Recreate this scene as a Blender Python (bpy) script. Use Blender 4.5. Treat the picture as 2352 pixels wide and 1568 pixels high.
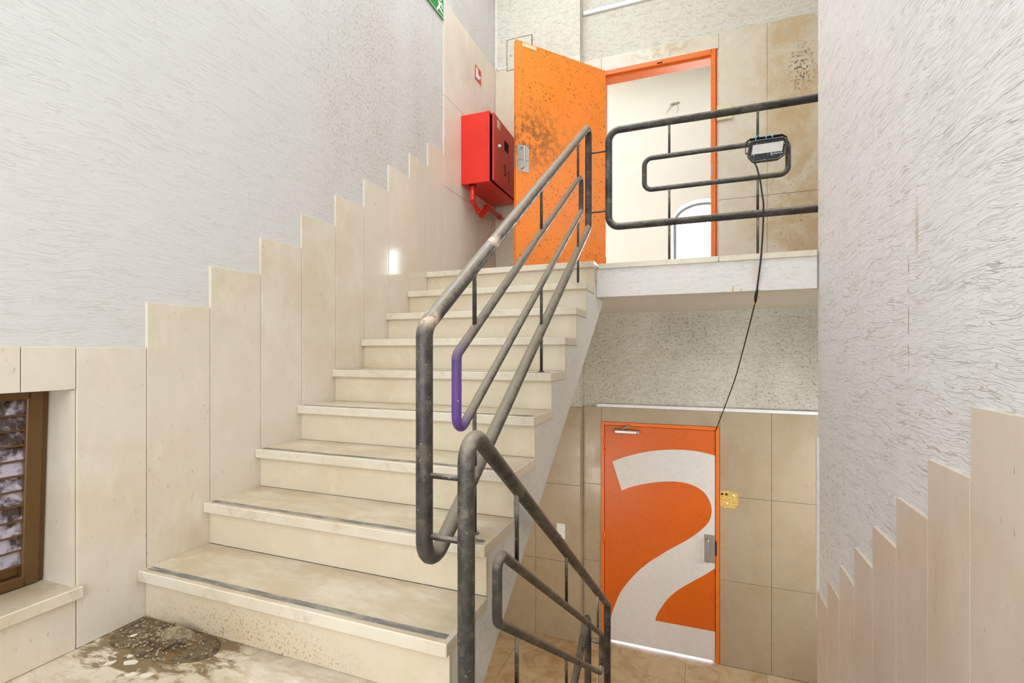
import bpy, bmesh, math, random
from mathutils import Vector, Matrix, noise
random.seed(7)
SC = bpy.context.scene
COL = SC.collection
for o in list(bpy.data.objects):
    bpy.data.objects.remove(o)

# ------------------------------------------------------------------ camera, world, light, exposure
F_PX, W_PX, HORIZON = 1121.0, 2352.0, 811.0
TH = math.atan((1603.0 - 1176.0) / F_PX)
cam = bpy.data.cameras.new('camera')
cam.sensor_fit = 'HORIZONTAL'; cam.sensor_width = 36.0
cam.lens = 36.0 * F_PX / W_PX
cam.shift_y = (HORIZON - 784.0) / W_PX
cam.clip_start = 0.02
camo = bpy.data.objects.new('camera', cam); COL.objects.link(camo)
camo.location = (0, 0, 1.0)
camo.rotation_euler = (math.radians(90), 0, TH)
SC.camera = camo

w = bpy.data.worlds.new('daylight'); SC.world = w; w.use_nodes = True
bg = w.node_tree.nodes['Background']
bg.inputs[0].default_value = (0.93, 0.97, 1.0, 1); bg.inputs[1].default_value = 12.0

def area(name, loc, rot, sx, sy, power, col=(1, 1, 1)):
    l = bpy.data.lights.new(name, 'AREA'); l.shape = 'RECTANGLE'; l.size = sx; l.size_y = sy
    l.energy = power; l.color = col
    o = bpy.data.objects.new(name, l); COL.objects.link(o); o.location = loc; o.rotation_euler = rot
    return o
R90 = math.pi / 2
FILL_TINT = (0.82, 0.93, 1.04)
area('ceiling_fill', (-1.1, 1.9, 5.19), (0, 0, 0), 1.4, 4.2, 92, FILL_TINT)  # area lamp added below the closed ceiling; no skylight opening is built
area('rear_wall_fill', (-0.6, -1.33, 1.9), (R90, 0, 0), 2.4, 3.4, 78, FILL_TINT)  # area lamp added before the solid rear wall, in place of an unseen window
for px_ in (0.06, 0.685):
    po = area('lobby_window_portal', (px_, 6.82, 2.35), (-R90, 0, 0), 0.8, 1.3, 1)
    po.data.cycles.is_portal = True
area('lobby_ceiling_fill', (-0.4, 5.75, 4.5), (0, 0, 0), 2.4, 1.0, 7, (0.95, 0.98, 1.02))  # added fill under the room's solid ceiling, out of view
lk = Vector((-0.9, 4.79, -0.7)) - Vector((1.75, 3.72, -0.1))
area('lower_landing_fill', (1.75, 3.72, -0.1), lk.to_track_quat('-Z', 'Y').to_euler(), 1.0, 1.0, 34, (0.90, 0.96, 1.03))  # added fill hidden behind the right wall, brightens the lower door and wall
area('under_stair_fill', (-1.32, 2.3, -0.65), (R90, 0, 0), 0.6, 0.8, 18, (1.0, 0.95, 0.88))  # added fill hidden under the flight, brightens the lower left wall; no window there
area('upper_landing_fill', (2.1, 4.05, 3.4), (0, R90, 0), 1.6, 1.0, 14, (0.92, 0.96, 1.0))  # added fill out of view on the right, brightens the upper landing
area('lower_room_daylight', (-0.35, 5.35, -1.3), (-R90, 0, 0), 1.0, 0.8, 40, (0.55, 0.8, 1.2))
vs = SC.view_settings
vs.view_transform = 'Standard'; vs.look = 'None'; vs.exposure = 0.07; vs.gamma = 1.0; vs.use_curve_mapping = False

# ------------------------------------------------------------------ node helpers
def srgb(r, g, b):
    f = lambda c: (c / 255) / 12.92 if c / 255 <= 0.04045 else ((c / 255 + 0.055) / 1.055) ** 2.4
    return (f(r), f(g), f(b), 1)

class NT:
    def __init__(s, name):
        s.m = bpy.data.materials.new(name); s.m.use_nodes = True
        s.t = s.m.node_tree; s.b = s.t.nodes['Principled BSDF']
    def n(s, typ, **kw):
        nd = s.t.nodes.new(typ)
        for k, v in kw.items(): setattr(nd, k, v)
        return nd
    def l(s, a, b): s.t.links.new(a, b)
    def pos(s):
        return s.n('ShaderNodeNewGeometry').outputs['Position']
    def obj(s):
        return s.n('ShaderNodeTexCoord').outputs['Object']
    def mapped(s, vec, scale, loc=(0, 0, 0)):
        m = s.n('ShaderNodeMapping'); s.l(vec, m.inputs[0]); m.inputs['Scale'].default_value = scale
        m.inputs['Location'].default_value = loc
        return m.outputs[0]
    def noise(s, vec, scale, detail=4, rough=0.55, dist=0.0):
        nd = s.n('ShaderNodeTexNoise'); s.l(vec, nd.inputs['Vector'])
        nd.inputs['Scale'].default_value = scale; nd.inputs['Detail'].default_value = detail
        nd.inputs['Roughness'].default_value = rough; nd.inputs['Distortion'].default_value = dist
        return nd.outputs[0]
    def vor(s, vec, scale):
        nd = s.n('ShaderNodeTexVoronoi'); s.l(vec, nd.inputs['Vector']); nd.inputs['Scale'].default_value = scale
        return nd.outputs['Distance']
    def rng(s, v, a, b, lo=0.0, hi=1.0, smooth=True):
        nd = s.n('ShaderNodeMapRange'); s.l(v, nd.inputs[0])
        nd.interpolation_type = 'SMOOTHSTEP' if smooth else 'LINEAR'
        nd.inputs[1].default_value = a; nd.inputs[2].default_value = b
        nd.inputs[3].default_value = lo; nd.inputs[4].default_value = hi
        return nd.outputs[0]
    def math(s, op, a, b=None):
        nd = s.n('ShaderNodeMath', operation=op)
        for i, v in enumerate((a, b)):
            if v is None: continue
            if isinstance(v, (int, float)): nd.inputs[i].default_value = v
            else: s.l(v, nd.inputs[i])
        return nd.outputs[0]
    def mix(s, fac, a, b):
        nd = s.n('ShaderNodeMix', data_type='RGBA')
        for i, v in ((0, fac), (6, a), (7, b)):
            if isinstance(v, (int, float)): nd.inputs[i].default_value = v
            elif isinstance(v, tuple): nd.inputs[i].default_value = v
            else: s.l(v, nd.inputs[i])
        return nd.outputs[2]
    def sep(s, vec):
        nd = s.n('ShaderNodeSeparateXYZ'); s.l(vec, nd.inputs[0]); return nd.outputs
    def rand(s):
        return s.n('ShaderNodeObjectInfo').outputs['Random']
    def bump(s, h, strength, dist):
        nd = s.n('ShaderNodeBump'); s.l(h, nd.inputs['Height'])
        nd.inputs['Strength'].default_value = strength; nd.inputs['Distance'].default_value = dist
        s.l(nd.outputs[0], s.b.inputs['Normal'])
    def col(s, v):
        if isinstance(v, tuple): s.b.inputs['Base Color'].default_value = v
        else: s.l(v, s.b.inputs['Base Color'])
    def rough(s, v):
        if isinstance(v, (int, float)): s.b.inputs['Roughness'].default_value = v
        else: s.l(v, s.b.inputs['Roughness'])
    def near(s, p, c, r):
        """1 at world point c falling to 0 at radii r (own-shaped stain)"""
        q = s.mapped(p, (1 / r[0], 1 / r[1], 1 / r[2]), (-c[0] / r[0], -c[1] / r[1], -c[2] / r[2]))
        nd = s.n('ShaderNodeVectorMath', operation='LENGTH'); s.l(q, nd.inputs[0])
        return s.rng(nd.outputs['Value'], 0.15, 1.0, 1, 0)

def m_plain(name, c, rough=0.5, metal=0.0, spec=0.5, mott=0.16):
    t = NT(name); t.col(c); t.rough(rough); t.b.inputs['Metallic'].default_value = metal
    t.b.inputs['Specular IOR Level'].default_value = spec
    p = t.pos(); n = t.noise(p, 35, 4)
    t.col(t.mix(t.rng(n, 0.35, 0.7, 0, mott), c, (c[0] * 0.6, c[1] * 0.6, c[2] * 0.6, 1)))
    return t.m

def m_stone(name, base, warm, rough=0.16, grain=(1, 1, 0.35), extra=None, pore=0.55, stain=0.5):
    t = NT(name); p = t.pos()
    rd = t.rand()
    c = t.mix(t.rng(t.noise(p, 1.7, 5, 0.6, 0.4), 0.42, 0.72), base, warm)
    c = t.mix(t.math('MULTIPLY', rd, 0.22), c, warm)
    light = tuple(min(1, v * 1.10) for v in base[:3]) + (1,)
    g = t.mapped(p, tuple(v * 1.0 for v in grain))
    c = t.mix(t.rng(t.noise(g, 9, 5, 0.65, 0.6), 0.45, 0.75, 0, 0.5), c, light)
    c = t.mix(t.rng(t.noise(g, 70, 3, 0.6), 0.66, 0.76, 0, pore), c, srgb(146, 120, 84))
    st = t.rng(t.noise(t.mapped(p, grain, (3.1, 1.7, 8.2)), 4.5, 6, 0.7, 0.8), 0.64, 0.80, 0, stain)
    c = t.mix(st, c, srgb(186, 152, 100))
    if extra: c = extra(t, p, c)
    t.col(c)
    t.rough(t.rng(t.noise(p, 5, 4), 0.3, 0.75, rough * 0.8, rough * 1.5))
    t.bump(t.noise(p, 60, 3), 0.05, 0.002)
    return t.m

def m_plaster(name, base, stretch, depth=0.5, dist=0.006, groove=(150, 132, 112), gfac=0.35, extra=None, wid=0.035, dstn=0.15):
    """combed plaster: thin wavy grooves that run mostly level"""
    t = NT(name); p = t.pos()
    wob = t.n('ShaderNodeVectorMath', operation='ADD'); t.l(p, wob.inputs[0])
    wz = t.math('MULTIPLY', t.math('SUBTRACT', t.noise(p, 2.2, 2), 0.5), 0.11)
    cx = t.n('ShaderNodeCombineXYZ'); t.l(wz, cx.inputs[2]); t.l(cx.outputs[0], wob.inputs[1])
    q = t.mapped(wob.outputs[0], stretch)
    h1 = t.noise(q, 1.0, 2, 0.5, dstn)
    h2 = t.noise(t.mapped(wob.outputs[0], tuple(v * 2.1 for v in stretch), (5, 3, 1)), 1.0, 1, 0.5, dstn)
    g1 = t.rng(t.math('ABSOLUTE', t.math('SUBTRACT', h1, 0.5)), 0.0, wid, 1, 0)
    g2 = t.rng(t.math('ABSOLUTE', t.math('SUBTRACT', h2, 0.5)), 0.0, wid * 1.3, 1, 0)
    brk = t.rng(t.noise(t.mapped(p, tuple(v * 0.55 for v in stretch), (9, 2, 4)), 1.0, 2), 0.36, 0.60)
    g = t.math('MAXIMUM', t.math('MULTIPLY', g1, brk), t.math('MULTIPLY', g2, 0.45))
    c = t.mix(t.rng(t.noise(p, 1.1, 4), 0.4, 0.75, 0, 0.35), base, (base[0] * 0.94, base[1] * 0.925, base[2] * 0.90, 1))
    c = t.mix(t.math('MULTIPLY', g, gfac), c, srgb(*groove))
    if extra: c = extra(t, p, c)
    t.col(c); t.rough(0.62); t.b.inputs['Specular IOR Level'].default_value = 0.35
    t.bump(t.math('SUBTRACT', t.math('MULTIPLY', h1, 0.5), t.math('MULTIPLY', g, 0.6)), depth, dist)
    return t.m

# ------------------------------------------------------------------ materials
def dirt_left(t, p, c):
    x, y, z = t.sep(p)
    far = t.math('MULTIPLY', t.rng(y, 1.45, 2.5), t.rng(z, 1.35, 2.0))
    patch = t.rng(t.noise(t.mapped(p, (1, 1.7, 0.75)), 1.35, 4, 0.6), 0.36, 0.66, 0.25, 1)
    m = t.math('MULTIPLY', far, patch)
    sp = t.rng(t.noise(t.mapped(p, (1, 1, 0.75)), 75, 3, 0.6), 0.52, 0.70)
    c = t.mix(t.math('MULTIPLY', m, t.math('MULTIPLY', sp, 0.8)), c, srgb(138, 124, 90))
    s3 = t.rng(t.noise(p, 38, 2), 0.70, 0.74)
    c = t.mix(t.math('MULTIPLY', m, t.math('MULTIPLY', s3, 0.7)), c, srgb(70, 62, 44))
    c = t.mix(t.math('MULTIPLY', m, 0.16), c, srgb(170, 158, 120))
    dr = t.rng(t.noise(t.mapped(p, (1, 16, 0.8)), 1.0, 4, 0.7), 0.66, 0.76, 0, 0.14)
    return t.mix(dr, c, srgb(165, 142, 110))
def dirt_right(t, p, c):
    m = t.near(p, (0.67, 2.0, 1.42), (0.1, 0.022, 0.14))
    c = t.mix(t.math('MULTIPLY', m, 0.5), c, srgb(196, 160, 110))
    x, y, z = t.sep(p)
    wob = t.math('ADD', y, t.math('MULTIPLY', t.math('SUBTRACT', t.noise(t.mapped(p, (0, 0, 1)), 14, 3), 0.5), 0.02))
    ln = t.math('MULTIPLY', t.rng(t.math('ABSOLUTE', t.math('SUBTRACT', wob, 2.07)), 0.002, 0.0045, 1, 0), t.rng(z, 0.72, 1.0))
    ln = t.math('MULTIPLY', ln, t.rng(z, 1.30, 1.36, 1, 0))
    ln = t.math('MULTIPLY', ln, t.rng(t.noise(p, 22, 3), 0.42, 0.55))
    c = t.mix(t.math('MULTIPLY', ln, 0.75), c, srgb(120, 96, 70))
    low = t.math('MULTIPLY', t.rng(y, 2.2, 3.3), t.rng(z, 1.1, 0.2))
    sp = t.rng(t.noise(p, 55, 3), 0.56, 0.7, 0, 0.55)
    return t.mix(t.math('MULTIPLY', low, sp), c, srgb(150, 130, 98))
def dirt_back(t, p, c):
    sp = t.rng(t.noise(t.mapped(p, (0.7, 1, 1)), 55, 3, 0.65), 0.52, 0.68)
    x, y, z = t.sep(p)
    ml = t.math('MULTIPLY', t.rng(z, 1.5, 1.3), t.rng(t.noise(p, 1.6, 4), 0.28, 0.62, 0.35, 1))
    mu = t.rng(z, 1.6, 1.9, 0, 0.12)
    m = t.math('ADD', ml, mu)
    c = t.mix(t.math('MULTIPLY', m, 0.36), c, srgb(150, 140, 116))
    return t.mix(t.math('MULTIPLY', m, t.math('MULTIPLY', sp, 0.6)), c, srgb(104, 92, 66))
def dirt_beam(t, p, c):
    m = t.near(p, (0.34, 3.4, 1.5), (0.05, 0.2, 0.12))
    return t.mix(t.math('MULTIPLY', m, 0.25), c, srgb(196, 150, 110))

WHITE = srgb(215, 210, 205)
M = {}
M['plaster_left'] = m_plaster('combed_plaster_left', WHITE, (9, 6, 62), 0.34, 0.006, extra=dirt_left, gfac=0.18)
M['plaster_right'] = m_plaster('combed_plaster_right', srgb(236, 233, 230), (9, 4.5, 52), 0.55, 0.008, extra=dirt_right, gfac=0.42, wid=0.028)
M['plaster_back'] = m_plaster('rough_plaster_back', srgb(226, 219, 203), (22, 14, 55), 0.6, 0.008, extra=dirt_back, gfac=0.42, wid=0.05, dstn=0.5)
M['plaster_stair'] = m_plaster('rough_plaster_stair', srgb(230, 224, 216), (24, 24, 44), 0.5, 0.007, extra=dirt_beam, gfac=0.18)
M['plaster_beam'] = m_plaster('combed_plaster_beam', srgb(228, 221, 213), (9, 9, 70), 0.35, 0.006, extra=dirt_beam, gfac=0.25)
M['soffit'] = m_plain('smooth_soffit_paint', srgb(196, 186, 166), 0.7)
M['smooth_white'] = m_plain('smooth_white_paint', srgb(228, 222, 212), 0.5)
M['room_white'] = m_plain('room_white_paint', srgb(240, 237, 229), 0.6, mott=0.03)

CREAM, WARM = srgb(226, 214, 197), srgb(216, 200, 174)
def low_stain(t, p, c):
    x, y, z = t.sep(p)
    m = t.math('MULTIPLY', t.rng(t.noise(t.mapped(p, (1, 1, 0.4)), 3.2, 5, 0.7), 0.48, 0.66), t.rng(z, 0.55, 0.1))
    return t.mix(t.math('MULTIPLY', m, 0.4), c, srgb(190, 152, 96))
M['panel_left'] = m_stone('polished_limestone_wall', CREAM, WARM, 0.065, (1, 1, 0.4), low_stain)
M['panel_right'] = m_stone('honed_limestone_wall', srgb(220, 206, 187), srgb(212, 195, 172), 0.35, (1, 1, 0.3))
def back_stain(t, p, c):
    x, y, z = t.sep(p)
    rt = t.math('MULTIPLY', t.rng(x, 0.15, 0.75), t.rng(z, 1.5, 1.7))
    n = t.rng(t.noise(p, 3.6, 6, 0.7, 0.5), 0.36, 0.62, 0.15, 1)
    c = t.mix(t.math('MULTIPLY', t.math('MULTIPLY', rt, n), 0.62), c, srgb(188, 150, 92))
    mold = t.near(p, (0.83, 4.79, 3.46), (0.15, 0.4, 0.32))
    sp = t.rng(t.noise(t.mapped(p, (1, 1, 0.8)), 48, 3, 0.6), 0.50, 0.62)
    c = t.mix(t.math('MULTIPLY', t.math('MULTIPLY', mold, sp), 0.85), c, srgb(84, 60, 34))
    sp2 = t.rng(t.noise(p, 40, 3, 0.6), 0.60, 0.70, 0, 0.5)
    c = t.mix(t.math('MULTIPLY', t.math('MULTIPLY', rt, sp2), t.rng(z, 2.9, 2.6)), c, srgb(120, 88, 46))
    top = t.math('MULTIPLY', t.near(p, (-0.35, 4.79, 3.84), (0.5, 0.4, 0.09)), t.rng(t.noise(p, 18, 4), 0.38, 0.6))
    return t.mix(t.math('MULTIPLY', top, 0.55), c, srgb(176, 140, 84))
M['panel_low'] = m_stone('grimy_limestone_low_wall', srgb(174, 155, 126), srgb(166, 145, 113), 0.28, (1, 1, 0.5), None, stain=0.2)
M['panel_back'] = m_stone('limestone_back_wall', srgb(216, 205, 184), srgb(206, 190, 160), 0.28, (1, 1, 0.5), back_stain)
def riser_pit(t, p, c):
    m = t.near(p, (-1.45, 1.24, 0.0), (0.65, 0.3, 0.17))
    sp = t.rng(t.noise(t.mapped(p, (1, 1, 0.8)), 120, 2), 0.57, 0.66)
    c = t.mix(t.math('MULTIPLY', t.math('MULTIPLY', m, sp), 0.75), c, srgb(120, 90, 52))
    return t.mix(t.math('MULTIPLY', m, 0.22), c, srgb(196, 160, 108))
M['riser'] = m_stone('limestone_riser', srgb(221, 206, 181), srgb(213, 193, 160), 0.3, (1, 1, 1), riser_pit, 0.35)
def tread_veins(t, p, c):
    v = t.noise(t.mapped(p, (3, 9, 3)), 2.2, 6, 0.7, 1.2)
    c = t.mix(t.rng(v, 0.5, 0.72, 0, 0.45), c, srgb(176, 150, 112))
    up = t.rng(t.sep(t.n('ShaderNodeNewGeometry').outputs['Normal'])[2], 0.8, 0.95)
    d = t.rng(t.noise(t.mapped(p, (2, 4, 2)), 2.0, 5, 0.7), 0.3, 0.65, 0.25, 0.8)
    c = t.mix(t.math('MULTIPLY', up, d), c, srgb(186, 164, 128))
    return t.mix(t.rng(t.noise(p, 7, 5), 0.58, 0.8, 0, 0.5), c, srgb(238, 228, 206))
M['tread'] = m_stone('limestone_tread', srgb(222, 210, 190), srgb(210, 194, 166), 0.34, (0.6, 1.4, 1), tread_veins)
M['grip'] = None
t = NT('worn_grey_grip'); p = t.pos()
t.col(t.mix(t.rng(t.noise(t.mapped(p, (9, 30, 1)), 1.2, 5, 0.7), 0.42, 0.62), srgb(118, 112, 106), srgb(164, 152, 134))); t.rough(0.85)
M['grip'] = t.m
def floor_dirt(t, p, c):
    m = t.near(p, (-1.74, 1.16, 0), (0.50, 0.28, 0.4))
    n = t.noise(t.mapped(p, (4, 9, 1)), 2.4, 6, 0.7, 0.5)
    c = t.mix(t.rng(n, 0.44, 0.62, 0, 0.5), c, srgb(180, 152, 110))
    c = t.mix(t.rng(t.noise(t.mapped(p, (7, 12, 1), (3, 1, 0)), 2.2, 5, 0.7), 0.52, 0.66, 0, 0.45), c, srgb(236, 226, 206))
    sp = t.rng(t.math('ADD', n, t.math('MULTIPLY', m, 0.30)), 0.56, 0.72)
    c = t.mix(t.math('MULTIPLY', sp, t.rng(m, 0.02, 0.4)), c, srgb(128, 106, 72))
    x, y, z = t.sep(p)
    edge = t.math('MULTIPLY', t.rng(y, 1.16, 1.24, 0, 0.6), t.rng(x, -0.9, -1.5))
    return t.mix(t.math('MULTIPLY', edge, t.rng(t.noise(p, 9, 4), 0.35, 0.6)), c, srgb(120, 98, 64))
M['floor'] = m_stone('weathered_limestone_floor', srgb(220, 208, 188), srgb(198, 178, 146), 0.4, (0.6, 1.4, 1), floor_dirt)
def lower_floor_dirt(t, p, c):
    n = t.noise(t.mapped(p, (3, 3, 1)), 1.6, 6, 0.7, 0.7)
    return t.mix(t.rng(n, 0.42, 0.66, 0, 0.6), c, srgb(150, 112, 62))
M['floor_low'] = m_stone('dirty_limestone_floor', srgb(198, 174, 134), srgb(176, 144, 98), 0.4, (1, 1, 1), lower_floor_dirt)
M['flake'] = m_plain('flaked_cream_paint', srgb(226, 212, 190), 0.7)
M['grout'] = m_plain('pale_grout', srgb(196, 180, 150), 0.9)

def m_orange(name, base, spots, edge=True):
    t = NT(name); p = t.obj(); x, y, z = t.sep(p)
    c = t.mix(t.rng(t.noise(p, 2.2, 4), 0.4, 0.7, 0, 0.3), base, (base[0] * 0.85, base[1] * 0.8, base[2] * 0.7, 1))
    big = t.rng(t.noise(p, 3.2, 3), 0.36, 0.60, 0.3, 1)
    rad = t.math('ADD', t.math('MULTIPLY', t.noise(p, 9, 2), 0.6), 0.0)
    for sc, amt, cc in ((24, 0.75, srgb(150, 76, 20)), (46, 0.6, srgb(126, 66, 22))):
        d = t.vor(t.mapped(p, (1, 0.6, 1), (sc * 0.01, 0, 0)), sc)
        sp = t.rng(t.math('DIVIDE', d, rad), 0.55, 1.05, 1, 0)
        c = t.mix(t.math('MULTIPLY', t.math('MULTIPLY', sp, big), amt * spots), c, cc)
    fn = t.rng(t.noise(p, 75, 2), 0.67, 0.73, 0, 0.7)
    c = t.mix(t.math('MULTIPLY', fn, spots), c, srgb(92, 56, 28))
    if edge:   # mould bloom beside the handle
        m = t.near(p, (0.84, 0, 1.26), (0.52, 9, 0.40))
        s2 = t.rng(t.noise(p, 21, 4, 0.6), 0.42, 0.60)
        c = t.mix(t.math('MULTIPLY', t.math('MULTIPLY', m, s2), 0.8), c, srgb(132, 84, 34))
    t.col(c); t.rough(0.42)
    return t.m
M['orange_leaf'] = m_orange('stained_orange_paint', srgb(250, 138, 42), 0.75)
M['orange'] = m_orange('orange_door_paint', srgb(216, 96, 2), 0.4, False)
M['orange_frame'] = m_orange('orange_frame_paint', srgb(236, 114, 16), 0.35, False)
M['number_white'] = m_plain('painted_number_white', srgb(222, 214, 205), 0.5)

def m_rail(name, purple=False, dust=0.92):
    t = NT(name); p = t.pos()
    nrm = t.sep(t.n('ShaderNodeNewGeometry').outputs['Normal'])
    blk = t.mix(t.rng(t.noise(p, 9, 4), 0.35, 0.7), srgb(38, 35, 33), srgb(72, 65, 58))
    n = t.noise(p, 24, 5, 0.7)
    up = t.rng(t.math('ADD', nrm[2], t.math('MULTIPLY', t.math('SUBTRACT', n, 0.5), 1.5)), -0.05, 0.75, 0.0, dust)
    c = t.mix(up, blk, srgb(150, 137, 118))
    c = t.mix(t.rng(t.noise(p, 6.5, 4, 0.6), 0.52, 0.72, 0, 0.4), c, srgb(128, 116, 102))
    if purple:
        m = t.near(p, (-0.735, 1.42, 0.83), (0.2, 0.10, 0.30))
        c = t.mix(t.math('MULTIPLY', m, 0.9), c, srgb(104, 68, 150))
        ch = t.near(p, (-0.735, 1.71, 1.42), (0.06, 0.06, 0.06))
        ch2 = t.near(p, (-0.74, 1.24, 1.10), (0.07, 0.05, 0.05))
        cm = t.math('MULTIPLY', t.math('ADD', ch, ch2), t.rng(t.noise(p, 30, 3), 0.42, 0.5))
        c = t.mix(cm, c, srgb(222, 196, 170))
    c = t.mix(t.rng(t.noise(p, 150, 2), 0.69, 0.74, 0, 0.75), c, srgb(206, 198, 186))
    t.col(c); t.rough(t.rng(n, 0.3, 0.7, 0.28, 0.55)); t.bump(t.noise(p, 120, 3), 0.12, 0.002)
    return t.m
M['rail'] = m_rail('dusty_black_paint')
M['rail_clean'] = m_rail('worn_black_paint', dust=0.15)
M['rail_purple'] = m_rail('dusty_black_paint_with_overspray', True)
def m_red(name):
    t = NT(name); p = t.pos(); x, y, z = t.sep(p)
    c = t.mix(t.rng(t.noise(p, 3, 4), 0.4, 0.7, 0, 0.5), srgb(228, 46, 30), srgb(200, 34, 22))
    st = t.rng(t.noise(t.mapped(p, (90, 90, 4)), 1, 3), 0.66, 0.72, 0, 0.5)
    t.col(t.mix(st, c, srgb(238, 110, 80))); t.rough(0.34)
    return t.m
M['red'] = m_red('red_enamel')
M['red_door'] = m_plain('dirty_red_enamel', srgb(206, 56, 30), 0.4)
M['dark'] = m_plain('dark_opening', srgb(20, 14, 12), 0.8)
M['brown'] = m_plain('bronze_anodised_aluminium', srgb(108, 78, 44), 0.38, 0.35)
M['steel'] = m_plain('brushed_steel', srgb(196, 192, 184), 0.34, 0.75)
M['steel_dull'] = m_plain('dull_grey_steel', srgb(166, 156, 144), 0.45, 0.35)
M['black_plastic'] = m_plain('black_plastic', srgb(20, 20, 22), 0.35)
M['ivory'] = m_plain('ivory_plastic', srgb(222, 210, 164), 0.4)
M['switch_white'] = m_plain('white_switch_plastic', srgb(232, 228, 220), 0.35)
M['white_trunk'] = m_plain('white_pvc', srgb(236, 232, 230), 0.4)
M['cable'] = m_plain('black_cable_rubber', srgb(30, 27, 25), 0.5)
M['tie'] = m_plain('blue_wire_tie', srgb(120, 190, 226), 0.4)
M['copper'] = m_plain('orange_wire', srgb(222, 130, 60), 0.4)
M['lens'] = m_plain('diffuser_glass', srgb(206, 200, 190), 0.18)
M['green'] = m_plain('green_sign_print', srgb(24, 140, 62), 0.4)
M['sign_white'] = m_plain('white_sign_print', srgb(238, 236, 226), 0.4)
M['sign_red'] = m_plain('red_sign_print', srgb(214, 52, 38), 0.4)
M['yellow_glue'] = None
t = NT('yellow_glue_residue'); p = t.pos()
t.col(t.mix(t.rng(t.noise(p, 55, 4), 0.4, 0.62), srgb(204, 158, 60), srgb(222, 190, 110))); t.rough(0.6)
t.bump(t.noise(p, 70, 4), 0.6, 0.004); M['yellow_glue'] = t.m
t = NT('dark_ink'); t.col(srgb(48, 22, 14)); t.rough(0.6); M['ink'] = t.m
t = NT('grimy_dirt'); p = t.pos(); n = t.noise(t.mapped(p, (1, 1.6, 1)), 26, 6, 0.75, 0.6)
c = t.mix(t.rng(n, 0.34, 0.55), srgb(62, 50, 33), srgb(122, 102, 70))
c = t.mix(t.rng(t.noise(p, 70, 4, 0.7), 0.60, 0.68, 0, 0.75), c, srgb(196, 178, 140))
c = t.mix(t.rng(t.noise(p, 7, 3), 0.52, 0.68, 0, 0.6), c, srgb(156, 112, 48))
t.col(c); t.rough(0.5); t.bump(n, 0.9, 0.012); M['dirt'] = t.m
t = NT('dirty_plastic_film'); p = t.pos(); n = t.noise(p, 24, 5, 0.7, 0.6)
t.col(t.mix(t.rng(n, 0.35, 0.65), srgb(112, 96, 70), srgb(160, 144, 112))); t.rough(0.3); t.bump(n, 0.6, 0.01); M['film'] = t.m
# window louvre: brown reeded glass, pale highlights painted into its colour
t = NT('reeded_brown_glass_painted_glints'); p = t.pos()
n = t.noise(t.mapped(p, (1, 10, 10)), 1.6, 4, 0.6, 0.4)
t.col(t.mix(t.rng(n, 0.42, 0.6), srgb(70, 46, 34), srgb(206, 196, 212))); t.rough(0.14); t.b.inputs['Metallic'].default_value = 0.45
t.b.inputs['Specular IOR Level'].default_value = 0.9; t.b.inputs['Coat Weight'].default_value = 0.6
t.bump(t.noise(p, 160, 3), 0.12, 0.003); M['louvre'] = t.m
t = NT('clear_window_glass'); t.b.inputs['Transmission Weight'].default_value = 1.0; t.rough(0.0)
t.b.inputs['IOR'].default_value = 1.05; t.col((1, 1, 1, 1)); M['glass'] = t.m
M['grey_frame'] = m_plain('grey_aluminium', srgb(128, 130, 132), 0.4, 0.3)

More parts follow.
